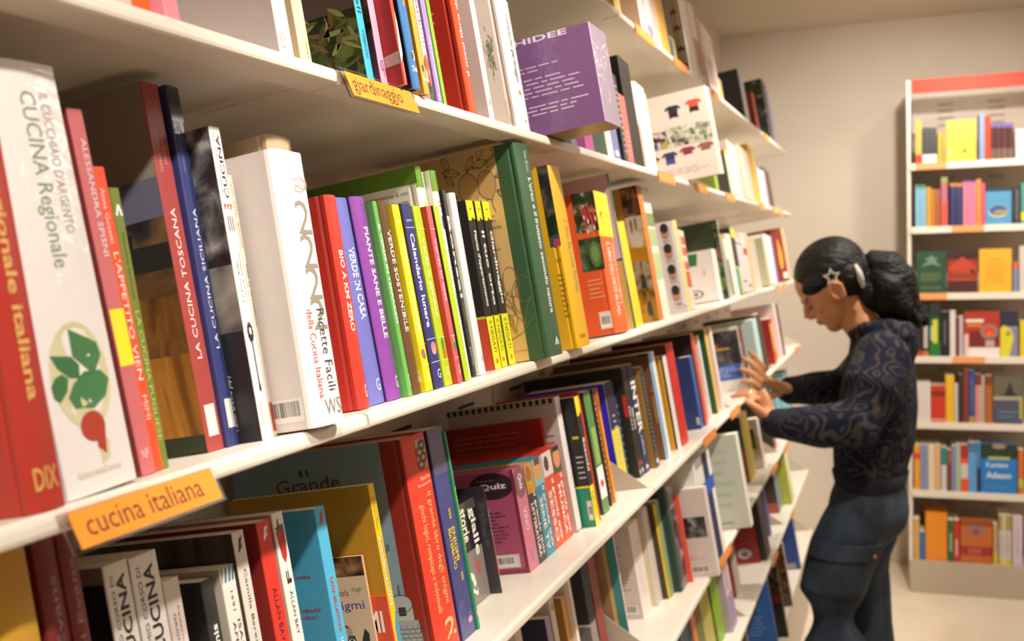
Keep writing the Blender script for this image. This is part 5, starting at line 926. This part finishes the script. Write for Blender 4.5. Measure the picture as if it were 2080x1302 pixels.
C(3,0.4798,0.0214,0.1295,0.16,'s','#8088b0','small blue grey spine with an orange top on the back bookcase, third shelf',[R('S',0,1,.8,1,'#e0603a')])
C(3,0.5055,0.0233,0.202,0.16,'s','#d8ccc0','white spine at the right of the frame on the back bookcase, third shelf',[])
C(4,0.0802,0.0217,0.2069,0.16,'s','#2a1a18','black spine with a red foot on the back bookcase, fourth shelf',[R('S',0,1,0,.12,'#c8402c')])
C(4,0.1045,0.0237,0.2292,0.16,'s','#1a1616','black spine with white lettering on the back bookcase, fourth shelf',[R('S',.15,.85,.16,.82,'#d8d0c8'),TL('S',.2,.8,.18,.8,10,'#3a3432'),R('S',0,1,0,.1,'#c8862a')])
C(4,0.1328,0.0455,0.2377,0.16,'s','#1c5f30','green spine with a yellow panel on the back bookcase, fourth shelf',[R('S',0,1,.75,1,'#22302a'),R('S',.3,.75,.25,.7,'#d8d82a'),R('S',0,1,0,.25,'#1f7a34'),R('S',.1,.3,.3,.58,'#b8c8b8')])
C(4,0.1818,0.0338,0.2036,0.16,'s','#171314','black spine with faint grey lettering on the back bookcase, fourth shelf',[R('S',.3,.65,.25,.8,'#5a5250')])
C(4,0.2191,0.0233,0.2078,0.16,'s','#e2d8d4','white spine on the back bookcase, fourth shelf',[])
C(4,0.2448,0.0119,0.1786,0.16,'s','#7a1f1e','thin dark red spine on the back bookcase, fourth shelf',[])
C(4,0.2582,0.016,0.183,0.16,'s','#c8b8bc','thin lilac white spine on the back bookcase, fourth shelf',[])
C(4,0.2788,0.1466,0.2022,0.03,'b','#b23224','red and white book facing out with a round flower on the back bookcase, fourth shelf',[R('S',0,1,0,.2,'#f4e8e0'),R('S',0,.12,0,.5,'#e8c8bc'),R('S',.15,.95,.2,.56,'#7a1f1a'),R('S',.05,.55,.76,.83,'#f0e0d4'),R('S',.08,.5,.66,.73,'#d8803a'),E('S',.7,.55,.25,.17,'#8a7f7a'),E('S',.7,.55,.17,.12,'#d8462c'),E('S',.7,.5,.08,.05,'#ee6a2a'),R('S',.6,.85,.22,.36,'#c8a8a4')])
C(4,0.4278,0.0714,0.2056,0.03,'b','#8a86a8','grey violet book facing out with a yellow shape on the back bookcase, fourth shelf',[R('S',0,1,.66,1,'#2c2838'),P('S',[(0,0),(.5,0),(.75,.4),(.6,.6),(.2,.68),(0,.6)],'#e2d62a'),E('S',.45,.5,.12,.06,'#8a8a6a')])
C(4,0.5076,0.0234,0.1569,0.16,'s','#e2ce1a','yellow spine at the right of the frame on the back bookcase, fourth shelf',[])
C(5,0.0754,0.0134,0.1805,0.16,'s','#ede2de','one of four white spines side by side on the back bookcase, fifth shelf',[],grp='white spines side by side')
C(5,0.0902,0.0133,0.1807,0.16,'s','#ede2de','one of four white spines side by side on the back bookcase, fifth shelf',[],grp='white spines side by side')
C(5,0.105,0.0133,0.1809,0.16,'s','#ede2de','one of four white spines side by side on the back bookcase, fifth shelf',[],grp='white spines side by side')
C(5,0.1197,0.0154,0.1811,0.16,'s','#ede2de','one of four white spines side by side on the back bookcase, fifth shelf',[],grp='white spines side by side')
C(5,0.1376,0.0143,0.1686,0.16,'s','#dc3a1c','one of four red spines with white dotted feet on the back bookcase, fifth shelf',[E('S',.5,.06,.3,.03,'#f0dcd0'),R('S',.1,.9,.7,.85,'#7a2a22')],grp='red spines with white dots')
C(5,0.1533,0.0143,0.1689,0.16,'s','#dc3a1c','one of four red spines with white dotted feet on the back bookcase, fifth shelf',[E('S',.5,.06,.3,.03,'#f0dcd0'),R('S',.1,.9,.7,.85,'#7a2a22')],grp='red spines with white dots')
C(5,0.169,0.0142,0.1691,0.16,'s','#dc3a1c','one of four red spines with white dotted feet on the back bookcase, fifth shelf',[E('S',.5,.06,.3,.03,'#f0dcd0'),R('S',.1,.9,.7,.85,'#7a2a22')],grp='red spines with white dots')
C(5,0.1847,0.014,0.1693,0.16,'s','#dc3a1c','one of four red spines with white dotted feet on the back bookcase, fifth shelf',[E('S',.5,.06,.3,.03,'#f0dcd0'),R('S',.1,.9,.7,.85,'#7a2a22')],grp='red spines with white dots')
C(5,0.2004,0.0357,0.2149,0.16,'s','#f2ba1e','tall amber yellow spine on the back bookcase, fifth shelf',[])
C(5,0.2377,0.0141,0.176,0.16,'s','#d0c8c4','thin grey white spine on the back bookcase, fifth shelf',[])
C(5,0.2543,0.0182,0.2212,0.16,'s','#3a2a24','dark brown narrow spine on the back bookcase, fifth shelf',[])
C(5,0.2749,0.0222,0.2417,0.16,'s','#8a3430','tall brick red spine on the back bookcase, fifth shelf',[])
C(5,0.2996,0.0221,0.2397,0.16,'s','#2c4f94','royal blue spine on the back bookcase, fifth shelf',[R('S',0,1,0,.12,'#a89a4a'),TL('S',.3,.7,.2,.85,9,'#8fa8d0')])
C(5,0.3241,0.0119,0.222,0.16,'s','#e2907c','salmon spine beside the royal blue one on the back bookcase, fifth shelf',[R('S',0,1,.78,1,'#7a3430')])
C(5,0.3374,0.0118,0.2221,0.16,'s','#e0a898','paler salmon spine on the back bookcase, fifth shelf',[R('S',0,1,.78,1,'#7a3430')])
C(5,0.3506,0.0118,0.2134,0.16,'s','#c8b0a8','dusty pink grey spine on the back bookcase, fifth shelf',[])
C(5,0.3659,0.028,0.2159,0.16,'s','#b8622a','rust orange spine left of the castle cover on the back bookcase, fifth shelf',[R('S',0,1,.8,1,'#7a3a20')])
C(5,0.3993,0.1178,0.2124,0.03,'b','#6a6450','dark book facing out with a pointed hill on the back bookcase, fifth shelf',[R('S',0,1,0,.55,'#54506a'),P('S',[(.3,.55),(.5,.75),(.58,.92),(.66,.72),(.85,.55)],'#2a2428'),R('S',0,1,.5,.58,'#b0a890'),TL('S',.2,.85,.1,.3,2,'#5f9aae'),R('S',.9,1,.1,.5,'#b8b83a')])
C(6,0.0642,0.0251,0.2097,0.16,'s','#eaa22c','amber spine with a red band on the back bookcase, sixth shelf',[R('S',0,1,.68,.82,'#e0402c')])
C(6,0.091,0.0153,0.2105,0.16,'s','#8f94bc','blue lilac spine, left of two on the back bookcase, sixth shelf',[])
C(6,0.1077,0.0165,0.2111,0.16,'s','#8f94bc','blue lilac spine, right of two on the back bookcase, sixth shelf',[])
C(6,0.1257,0.027,0.2107,0.16,'s','#ecdcb8','cream spine on the back bookcase, sixth shelf',[R('S',.6,.7,0,1,'#d0bc98')])
C(6,0.1542,0.0227,0.2116,0.16,'s','#e8b486','peach spine on the back bookcase, sixth shelf',[])
C(6,0.1804,0.0226,0.2012,0.16,'s','#d8d4d8','white spine with a teal top on the back bookcase, sixth shelf',[R('S',0,1,.6,1,'#1f8a90')])
C(6,0.2054,0.0175,0.1892,0.16,'s','#7a4420','brown patterned spine on the back bookcase, sixth shelf',[R('S',.1,.9,.4,.55,'#8a2436'),R('S',.2,.8,.7,.95,'#b86a2a')])
C(6,0.2242,0.0162,0.2094,0.16,'s','#8a8fc0','periwinkle spine on the back bookcase, sixth shelf',[])
C(6,0.2419,0.0193,0.2169,0.16,'s','#aac0cc','pale blue spine with a lime stripe on the back bookcase, sixth shelf',[R('S',.4,.7,0,1,'#b8c83a')])
C(6,0.2626,0.0308,0.2167,0.16,'s','#ea5a20','orange and grey banded spine on the back bookcase, sixth shelf',[R('S',0,1,.28,.6,'#d8cec4'),R('S',0,1,.72,1,'#b02c18')])
C(6,0.2947,0.0345,0.228,0.16,'s','#5fa2e0','wide sky blue spine on the back bookcase, sixth shelf',[R('S',0,1,.8,1,'#4a78a8')])
C(6,0.3306,0.015,0.2289,0.16,'s','#4a88c0','sky blue spine with a dark lower half on the back bookcase, sixth shelf',[R('S',0,1,0,.5,'#22304a')])
C(6,0.348,0.1472,0.225,0.03,'b','#1f7fd0','bright blue book facing out, titled Il potere di Adesso, on the back bookcase, sixth shelf',[R('S',0,1,.7,1,'#1f3420'),E('S',.5,.95,.2,.05,'#a88a70'),R('S',.2,.8,.68,.74,'#b8c06a'),T('S','Il potere',.15,.75,.5,.62,'h','#e8eef6',1),T('S','Adesso',.14,.84,.3,.43,'h','#e8eef6',1),TL('S',.1,.85,.1,.18,1,'#5aa8b0')])
C(6,0.5007,0.0216,0.2014,0.16,'s','#d8702c','orange spine right of the bright blue cover on the back bookcase, sixth shelf',[R('S',0,1,.15,.35,'#c8c040')])
C(7,0.0592,0.0263,0.1907,0.16,'s','#d8a45a','tan spine at the left end on the back bookcase, bottom shelf',[])
C(7,0.0879,0.0209,0.1321,0.16,'s','#2a72b0','short blue spine on the back bookcase, bottom shelf',[])
C(7,0.1115,0.0924,0.2211,0.16,'b','#f0921a','wide orange box with a dotted surface on the back bookcase, bottom shelf',[])
C(7,0.2074,0.0237,0.1925,0.16,'s','#1f6a34','green spine with white lettering on the back bookcase, bottom shelf',[R('S',.35,.65,.25,.7,'#a8c8a8')])
C(7,0.2325,0.0236,0.194,0.16,'s','#c8281e','red spine left of the orange brown cover on the back bookcase, bottom shelf',[R('S',.3,.7,.15,.55,'#e8a8a0')])
C(7,0.2606,0.1334,0.2022,0.03,'b','#c86a24','orange brown book facing out with a red banner on the back bookcase, bottom shelf',[R('S',0,1,.18,.38,'#a8201a'),TL('S',.25,.75,.22,.34,2,'#e0b0a0'),E('S',.5,.75,.25,.14,'#8a7a84'),E('S',.5,.72,.12,.08,'#b8402a'),R('S',0,1,.85,1,'#9a4a1a')])
C(7,0.3985,0.0171,0.1857,0.16,'s','#c8a878','thin cream spine with a yellow foot on the back bookcase, bottom shelf',[R('S',0,1,0,.3,'#e0c02a')])
C(7,0.4209,0.0522,0.2287,0.16,'s','#cfc4bc','wide spine striped in yellow and white on the back bookcase, bottom shelf',[R('S',0,1,0,.12,'#d8c81a'),R('S',0,1,.7,1,'#b09a4a'),R('S',.3,.5,0,1,'#d8d0c8'),TL('S',.1,.9,.2,.6,6,'#a89ab0')])
C(7,0.4776,0.0398,0.2249,0.16,'s','#d8ccd8','lilac white spine at the right of the frame on the back bookcase, bottom shelf',[R('S',.4,.6,0,1,'#e0b8b8'),TL('S',.2,.8,.2,.8,7,'#b8a8c0')])

# ------------------------------------------------------------ the shopper
PERSON_Y = 3.2
person = empty('person', Matrix.Translation((-.12, PERSON_Y, 0)))
tag(person, 'dark haired person in a navy patterned hoodie and cargo jeans leaning to the shelves', 'person')
POFF = Vector((-.12, PERSON_Y, 0))
skin = noisy('skin', ['#bf8258', '#c88c62'], 20, rough=.5)
def ring_loft(b, rings, m, n=20):
    # rings: (centre, axis a, axis b) ; closed with caps
    rs = []
    for c, a, bb in rings:
        c, a, bb = Vector(c), Vector(a), Vector(bb)
        rs.append([c + a * math.cos(2 * math.pi * k / n) + bb * math.sin(2 * math.pi * k / n) for k in range(n)])
    v = [q for r in rs for q in r]
    fs = [(i * n + k, i * n + (k + 1) % n, (i + 1) * n + (k + 1) % n, (i + 1) * n + k) for i in range(len(rs) - 1) for k in range(n)]
    b.mesh(v, fs, m); b.poly(list(reversed(rs[0])), m); b.poly(rs[-1], m)
def balls(b, pts, rads, m):          # capsule chain: overlapping round tube with round ends
    b.tube(pts, rads, m, 14)
    b.ellipsoid(pts[0], (rads[0],) * 3, m); b.ellipsoid(pts[-1], (rads[-1],) * 3, m)
def finish(b, name, voxel, smooth_it=4, parent=None, extra=None):
    b.v = [tuple(Vector(p) - POFF) for p in b.v]
    o = b.build(name, parent or person, fixn=True)
    r = o.modifiers.new('remesh', 'REMESH'); r.mode = 'VOXEL'; r.voxel_size = voxel; r.use_smooth_shade = True
    s = o.modifiers.new('smooth', 'SMOOTH'); s.factor = .5; s.iterations = smooth_it
    return o
def plain(b, name, parent=None, smooth=True):
    b.v = [tuple(Vector(p) - POFF) for p in b.v]
    return b.build(name, parent or person, smooth=smooth, fixn=True)
HC = Vector((-.182, PERSON_Y, 1.497)); HF = Vector((-.78, 0, -.626)); HU = Vector((-.626, 0, .78)); HS = Vector((0, 1, 0))
HR = Matrix((HF, HS, HU)).transposed()
def hp(f, s, u): return HC + HF * f + HS * s + HU * u
X, Yv = Vector((1, 0, 0)), Vector((0, 1, 0))
# torso rings (x, z, half depth, half width)
TORSO = [(-.085, 1.372, .052, .06), (-.062, 1.335, .07, .11), (-.05, 1.295, .088, .162), (-.052, 1.235, .1, .18), (-.06, 1.14, .112, .17), (-.07, 1.04, .114, .163), (-.079, .975, .104, .165), (-.08, .918, .094, .162)]
ARM_L = [(-.045, 3.055, 1.292), (-.07, 2.985, 1.215), (-.1, 2.955, 1.13), (-.2, 2.965, 1.118), (-.325, 2.995, 1.118)]
ARM_R = [(-.055, 3.345, 1.285), (-.1, 3.4, 1.22), (-.165, 3.385, 1.172), (-.24, 3.335, 1.174), (-.315, 3.28, 1.174)]
LEG_L = [(-.092, 3.125, .88), (-.122, 3.11, .80), (-.153, 3.1, .735), (-.185, 3.085, .62), (-.178, 3.085, .48), (-.155, 3.085, .28), (-.145, 3.085, .07)]
LEG_R = [(-.08, 3.275, .88), (-.09, 3.29, .80), (-.1, 3.3, .735), (-.112, 3.31, .6), (-.105, 3.31, .46), (-.09, 3.31, .28), (-.075, 3.31, .07)]
b = MB()
b.ellipsoid(hp(-.004, 0, .022), (.098, .076, .094), skin, HR, 24, 16)
b.ellipsoid(hp(.03, 0, -.045), (.064, .059, .075), skin, HR, 20, 14)
b.ellipsoid(hp(.066, 0, -.094), (.026, .03, .024), skin, HR)
b.ellipsoid(hp(.02, 0, -.075), (.062, .052, .036), skin, HR)
b.ellipsoid(hp(.082, 0, .012), (.018, .05, .014), skin, HR)
b.tube([hp(.086, 0, .005), hp(.102, 0, -.014), hp(.114, 0, -.034)], [.009, .011, .0135], skin, 10)
b.ellipsoid(hp(.1, 0, -.037), (.015, .0175, .01), skin, HR)
b.ellipsoid(hp(.09, 0, -.06), (.012, .022, .007), skin, HR); b.ellipsoid(hp(.088, 0, -.07), (.012, .02, .007), skin, HR)
for s in (-1, 1):
    b.ellipsoid(hp(.05, s * .036, -.03), (.035, .022, .028), skin, HR)
    b.ellipsoid(hp(-.004, s * .076, -.026), (.021, .014, .032), skin, HR)
    b.ellipsoid(hp(-.008, s * .088, -.02), (.018, .006, .026), skin, HR)
for s in (-1, 1):
    b.tube([hp(.004, s * .09, -.048), hp(.012, s * .093, -.03), hp(.008, s * .095, -.008), hp(-.012, s * .097, .0), hp(-.027, s * .097, -.014), hp(-.02, s * .094, -.036), hp(-.006, s * .09, -.052)], .0055, skin, 8)
b.tube([hp(-.02, 0, -.03), (-.115, PERSON_Y, 1.4), (-.075, PERSON_Y, 1.345), (-.055, PERSON_Y, 1.29)], [.05, .05, .054, .07], skin, 16)
ring_loft(b, [((x, PERSON_Y, z), X * d * .84, Yv * w_ * .86) for x, z, d, w_ in TORSO[1:]] + [((-.085, PERSON_Y, .86), X * .085, Yv * .14)], skin)
balls(b, ARM_L, [.045, .04, .038, .033, .024], skin); balls(b, ARM_R, [.045, .04, .038, .033, .024], skin)
balls(b, LEG_L, [.075, .075, .07, .052, .05, .042, .036], skin); balls(b, LEG_R, [.075, .075, .07, .052, .05, .042, .036], skin)
for L in (LEG_L, LEG_R):
    x, y, z = L[-1]; b.ellipsoid((x - .06, y, .04), (.1, .036, .03), skin)
# lower hand: wrist rises to the knuckles, fingers bend over the shelf edge
WL, KL = Vector((-.335, 2.997, 1.12)), Vector((-.382, 3.02, 1.196))
b.tube([WL - Vector((-.02, 0, .0)), WL + (KL - WL) * .3, WL + (KL - WL) * .7, KL], [(.022, .022), (.018, .03), (.0155, .038), (.013, .037)], skin, 14)
ax = Vector((.0, 1, 0.05))
for i, (off, ln) in enumerate([(-.031, .058), (-.0105, .066), (.0105, .064), (.03, .05)]):
    k0 = KL + ax * off - Vector((0, 0, .008)); p1 = k0 + Vector((-.016, .002, .012)); p2 = p1 + Vector((-ln * .42, .004, -.004)); p3 = p2 + Vector((-ln * .3, .003, -.007 - .002 * i))
    balls(b, [k0, p1, p2, p3], [.0105, .0095, .0085, .007], skin)
t0 = WL + (KL - WL) * .35 + ax * -.026
balls(b, [t0, t0 + Vector((-.024, -.012, .022)), t0 + Vector((-.046, -.008, .034)), t0 + Vector((-.062, .002, .037))], [.0125, .011, .0095, .0075], skin)
# upper hand: reaches up and left, fingers nearly straight, thumb below
WR, KR = Vector((-.316, 3.275, 1.174)), Vector((-.385, 3.19, 1.222))
b.tube([WR + Vector((.02, .0, 0)), WR + (KR - WR) * .3, WR + (KR - WR) * .7, KR], [(.022, .022), (.028, .018), (.037, .0155), (.036, .013)], skin, 14)
dv = (KR - WR).normalized(); sd = Vector((.3, .25, .9)).normalized()
for i, (off, ln) in enumerate([(.03, .072), (.0105, .078), (-.0105, .072), (-.03, .056)]):
    k0 = KR + sd * off * .95; p1 = k0 + (dv + Vector((0, .25, .42 - .1 * i))).normalized() * ln * .42
    p2 = p1 + (dv + Vector((-.1, .42, .5 - .2 * i))).normalized() * ln * .34; p3 = p2 + (dv + Vector((-.05, .5, .3 - .25 * i))).normalized() * ln * .26
    balls(b, [k0, p1, p2, p3], [.0105, .0092, .0082, .0066], skin)
t0 = WR + (KR - WR) * .3 - sd * .02
TH = [t0, t0 + Vector((-.026, -.03, -.008)), t0 + Vector((-.052, -.046, -.002)), t0 + Vector((-.074, -.052, .006))]
balls(b, TH, [.0135, .0115, .0098, .0075], skin)
body = finish(b, 'body', .0042, 3)

# hoodie
hood_m = bpy.data.materials.new('navy_swirl_cotton'); hood_m.use_nodes = True
nt = hood_m.node_tree; pb_ = nt.nodes['Principled BSDF']; pb_.inputs['Roughness'].default_value = .9; pb_.inputs['Specular IOR Level'].default_value = .2
tc = nt.nodes.new('ShaderNodeTexCoord'); nz = nt.nodes.new('ShaderNodeTexNoise'); nz.inputs['Scale'].default_value = 9
vo = nt.nodes.new('ShaderNodeTexVoronoi'); vo.inputs['Scale'].default_value = 23; vo.feature = 'SMOOTH_F1'
mx = nt.nodes.new('ShaderNodeMix'); mx.data_type = 'RGBA'; mx.inputs[0].default_value = .12
mu = nt.nodes.new('ShaderNodeMath'); mu.operation = 'MULTIPLY'; mu.inputs[1].default_value = 30
sn = nt.nodes.new('ShaderNodeMath'); sn.operation = 'SINE'
cr = nt.nodes.new('ShaderNodeValToRGB'); cr.color_ramp.elements[0].position = .62; cr.color_ramp.elements[1].position = .9
cr.color_ramp.elements[0].color = rgb('#161a2c'); cr.color_ramp.elements[1].color = rgb('#403b39')
mr = nt.nodes.new('ShaderNodeMapRange'); mr.inputs[1].default_value = -1
L_ = nt.links.new
L_(tc.outputs['Object'], nz.inputs['Vector']); L_(tc.outputs['Object'], mx.inputs[6]); L_(nz.outputs['Color'], mx.inputs[7]); L_(mx.outputs[2], vo.inputs['Vector'])
L_(vo.outputs['Distance'], mu.inputs[0]); L_(mu.outputs[0], sn.inputs[0]); L_(sn.outputs[0], mr.inputs[0]); L_(mr.outputs[0], cr.inputs['Fac']); L_(cr.outputs['Color'], pb_.inputs['Base Color'])
rib = noisy('navy_rib', ['#11131f', '#171a28'], 120, (1, 1, .1), rough=.95)
b = MB()
ring_loft(b, [((x, PERSON_Y, z), X * d, Yv * w_) for x, z, d, w_ in TORSO[:-1]] + [((-.08, PERSON_Y, .95), X * .1, Yv * .165)], hood_m, 28)
balls(b, ARM_L, [.08, .08, .073, .062, .041], hood_m); balls(b, ARM_R, [.078, .072, .06, .054, .04], hood_m)
b.ellipsoid((.005, PERSON_Y, 1.352), (.05, .1, .05), hood_m, Euler((0, .5, 0)).to_matrix())
b.ellipsoid((.022, PERSON_Y, 1.315), (.034, .085, .05), hood_m, Euler((0, .2, 0)).to_matrix())
b.tube([(-.13, PERSON_Y - .03, 1.355), (-.09, PERSON_Y - .085, 1.375), (-.03, PERSON_Y - .09, 1.38), (.005, PERSON_Y - .04, 1.375)], [.014, .02, .024, .02], hood_m)
b.tube([(-.13, PERSON_Y + .03, 1.355), (-.09, PERSON_Y + .085, 1.375), (-.03, PERSON_Y + .09, 1.38), (.005, PERSON_Y + .04, 1.375)], [.014, .02, .024, .02], hood_m)
hoodie = finish(b, 'hoodie', .008, 5)
b = MB(); ring_loft(b, [((-.08, PERSON_Y, .962), X * .1, Yv * .166), ((-.08, PERSON_Y, .955), X * .107, Yv * .172), ((-.081, PERSON_Y, .918), X * .098, Yv * .165), ((-.081, PERSON_Y, .912), X * .092, Yv * .16)], rib, 40)
plain(b, 'waist_rib', hoodie)
for A in (ARM_L, ARM_R):
    e, q = Vector(A[-1]), Vector(A[-2]); dd = (e - q).normalized()
    b = MB(); b.tube([e - dd * .045, e - dd * .04, e + dd * .006, e + dd * .012], [.041, .0445, .041, .036], rib, 18); plain(b, 'cuff', hoodie)

# cargo jeans
denim = noisy('dark_denim', ['#1c2433', '#26303f', '#34404e', '#1f2836'], 9, (1, 1, .5), detail=8, rough=.9, dist=.5, bump=.25)
b = MB()
ring_loft(b, [((-.08, PERSON_Y, .935), X * .093, Yv * .158), ((-.085, PERSON_Y, .88), X * .108, Yv * .17), ((-.092, PERSON_Y, .82), X * .112, Yv * .172), ((-.1, PERSON_Y, .775), X * .1, Yv * .16)], denim, 28)
b.ellipsoid((-.024, PERSON_Y, .845), (.052, .14, .075), denim)
balls(b, LEG_L, [.085, .098, .097, .091, .088, .092, .088], denim); balls(b, LEG_R, [.085, .096, .094, .086, .084, .09, .086], denim)
jeans = finish(b, 'cargo_jeans', .009, 5)
def patch(z0, z1, a0, a1, lift, name, par):
    b = MB(); nz_, na = 8, 14; v = []
    for i in range(nz_ + 1):
        z = z0 + (z1 - z0) * i / nz_
        for q in range(len(LEG_L) - 1):
            if LEG_L[q][2] >= z >= LEG_L[q + 1][2]: break
        p, r = Vector(LEG_L[q]), Vector(LEG_L[q + 1]); t = (p.z - z) / (p.z - r.z); c = p.lerp(r, t)
        rads = [.085, .098, .097, .091, .088, .092, .088]; rr = rads[q] + (rads[q + 1] - rads[q]) * t + lift
        for j in range(na + 1):
            a = math.radians(a0 + (a1 - a0) * j / na); v.append(Vector((c.x + rr * math.sin(a), c.y - rr * math.cos(a), z)))
    fs = [(i * (na + 1) + j, i * (na + 1) + j + 1, (i + 1) * (na + 1) + j + 1, (i + 1) * (na + 1) + j) for i in range(nz_) for j in range(na)]
    b.mesh(v, fs, denim); o = plain(b, name, par)
    s = o.modifiers.new('thick', 'SOLIDIFY'); s.thickness = .006; s.offset = 0
    return o
patch(.635, .765, -58, 48, .006, 'cargo_pocket', jeans)
patch(.735, .782, -60, 50, .012, 'pocket_flap', jeans)
for a in (-48, 38):
    q = Vector((-.135 + .112 * math.sin(math.radians(a)), 3.102 - .112 * math.cos(math.radians(a)), .752))
    b = MB(); b.ellipsoid(q, (.006, .005, .006), mat('#a8764a', .35, metal=1)); plain(b, 'rivet', jeans)
for L in (LEG_L, LEG_R):
    x, y, z = L[-1]
    b = MB(); b.ellipsoid((x - .055, y, .042), (.125, .044, .042), mat('#2a2524', .6)); b.box(x - .17, y - .042, .001, x + .065, y + .042, .022, mat('#3a3432', .7)); finish(b, 'shoe', .006, 4)

# hair
hair_m = bpy.data.materials.new('black_brown_hair'); hair_m.use_nodes = True
hb = hair_m.node_tree.nodes['Principled BSDF']; hb.inputs['Base Color'].default_value = rgb('#0b0807'); hb.inputs['Roughness'].default_value = .55; hb.inputs['Specular IOR Level'].default_value = .3
hn = hair_m.node_tree.nodes.new('ShaderNodeTexNoise'); hn.inputs['Scale'].default_value = 60; hn.inputs['Detail'].default_value = 3
hbp = hair_m.node_tree.nodes.new('ShaderNodeBump'); hbp.inputs['Strength'].default_value = .8; hbp.inputs['Distance'].default_value = .012
htc = hair_m.node_tree.nodes.new('ShaderNodeTexCoord'); hmp = hair_m.node_tree.nodes.new('ShaderNodeMapping'); hmp.inputs['Scale'].default_value = (.3, 1.6, 1.2)
hl = hair_m.node_tree.links.new
hl(htc.outputs['Object'], hmp.inputs['Vector']); hl(hmp.outputs['Vector'], hn.inputs['Vector']); hl(hn.outputs['Fac'], hbp.inputs['Height']); hl(hbp.outputs['Normal'], hb.inputs['Normal'])
b = MB()
b.ellipsoid(hp(-.022, 0, .036), (.107, .0845, .094), hair_m, HR, 28, 18)
b.ellipsoid(hp(-.045, 0, -.005), (.075, .08, .075), hair_m, HR, 24, 14)
for s in (-1, 1):
    b.ellipsoid(hp(.03, s * .064, .03), (.045, .02, .026), hair_m, HR)
    b.ellipsoid(hp(-.055, s * .056, -.012), (.034, .024, .045), hair_m, HR)
b.ellipsoid((-.098, PERSON_Y, 1.536), (.03, .03, .03), hair_m)
b.ellipsoid((-.075, PERSON_Y, 1.478), (.05, .055, .06), hair_m)
b.ellipsoid((-.03, PERSON_Y, 1.45), (.045, .05, .055), hair_m)
pt = [(-.1, PERSON_Y, 1.537), (-.068, PERSON_Y - .004, 1.556), (-.03, PERSON_Y - .008, 1.548), (.0, PERSON_Y - .01, 1.505), (.018, PERSON_Y - .01, 1.455), (.05, PERSON_Y - .006, 1.39)]
b.tube(pt, [.024, .04, .05, .052, .042, .006], hair_m, 16)
rs = random.Random(9)
for i in range(26):
    t = i * 2.4; oy, oz = .045 * math.cos(t) * rs.random() ** .5, .045 * math.sin(t) * rs.random() ** .5
    b.tube([(-.07, PERSON_Y + oy * .7, 1.553 + oz * .6), (-.03 + oz * .3, PERSON_Y + oy, 1.55 + oz), (.002 + oz * .8, PERSON_Y + oy * 1.1, 1.505 + oz * .5), (.02 + oz, PERSON_Y + oy, 1.45 + oz * .2), (.048 + oz * .7 + .02 * rs.random(), PERSON_Y + oy * .9, 1.395 - .03 * rs.random())], [.008, .01, .01, .008, .003], hair_m, 6)
b.tube([(-.06, PERSON_Y - .02, 1.53), (-.02, PERSON_Y - .045, 1.49), (.01, PERSON_Y - .035, 1.43), (.035, PERSON_Y - .01, 1.385)], [.03, .04, .034, .006], hair_m, 12)
b.tube([(-.06, PERSON_Y + .02, 1.53), (-.02, PERSON_Y + .04, 1.48), (.0, PERSON_Y + .03, 1.42), (.02, PERSON_Y + .02, 1.375)], [.03, .04, .034, .006], hair_m, 12)
hair = finish(b, 'hair', .0045, 2)
# star clip and white clip on the side of the head
b = MB(); sc_ = Vector((-.176, 3.1085, 1.522)); n = 10; po = []; pi_ = []
for i in range(n):
    r = .026 if i % 2 == 0 else .0125; t = math.pi / 2 + .2 + i * math.pi / 5
    for lst, k in ((po, 1.0), (pi_, .62)): lst.append(sc_ + Vector((r * k * math.cos(t), .0, r * k * math.sin(t))))
clip_m = mat('#cfc4ae', .35, metal=0)
for i in range(n):
    j = (i + 1) % n; dy = Vector((0, .003, 0))
    b.poly([po[i] - dy, po[j] - dy, pi_[j] - dy, pi_[i] - dy], clip_m); b.poly([po[i] + dy, po[j] + dy, po[j] - dy, po[i] - dy], clip_m); b.poly([pi_[j] + dy, pi_[i] + dy, pi_[i] - dy, pi_[j] - dy], clip_m)
    b.poly([po[j] + dy, po[i] + dy, pi_[i] + dy, pi_[j] + dy], clip_m)
tag(plain(b, 'star_hair_clip', hair, smooth=False), 'star outline hair clip')
b = MB(); b.tube([(-.113, 3.13, 1.553), (-.104, 3.122, 1.535), (-.098, 3.122, 1.513), (-.093, 3.13, 1.49)], [.005, .008, .009, .005], mat('#b8b2a8', .45), 10)
tag(plain(b, 'white_hair_clip', hair), 'white hair clip')
# brow, lashes, lips, ring, nails
dk = mat('#1a1210', .6)
for s in (-1, 1):
    b = MB(); b.tube([hp(.096, s * .018, .008), hp(.09, s * .036, .014), hp(.075, s * .052, .008)], [.0025, .0035, .002], dk, 8); plain(b, 'eyebrow')
    b = MB(); b.tube([hp(.0905, s * .02, -.015), hp(.0885, s * .033, -.018), hp(.078, s * .046, -.014)], [.0015, .003, .0018], dk, 8); plain(b, 'eyelash')
b = MB(); b.ellipsoid(hp(.0945, 0, -.06), (.01, .019, .005), mat('#9a5044', .4), HR); b.ellipsoid(hp(.0925, 0, -.0685), (.01, .018, .0055), mat('#a05a4c', .4), HR); plain(b, 'lips')
rp = KL + ax * -.0105 + Vector((-.01, .001, .002))
b = MB(); n = 16
pts = [rp + Vector((.0, .0125 * math.cos(2 * math.pi * i / n), .0125 * math.sin(2 * math.pi * i / n))) for i in range(n + 1)]
b.tube(pts, .0018, mat('#d8d4cc', .2, metal=1), 6, cap=False); plain(b, 'ring')
b = MB(); b.ellipsoid(TH[-1] + Vector((-.003, -.005, .003)), (.006, .004, .005), mat('#8a1420', .25)); tag(plain(b, 'thumb_nail'), 'dark red thumb nail')
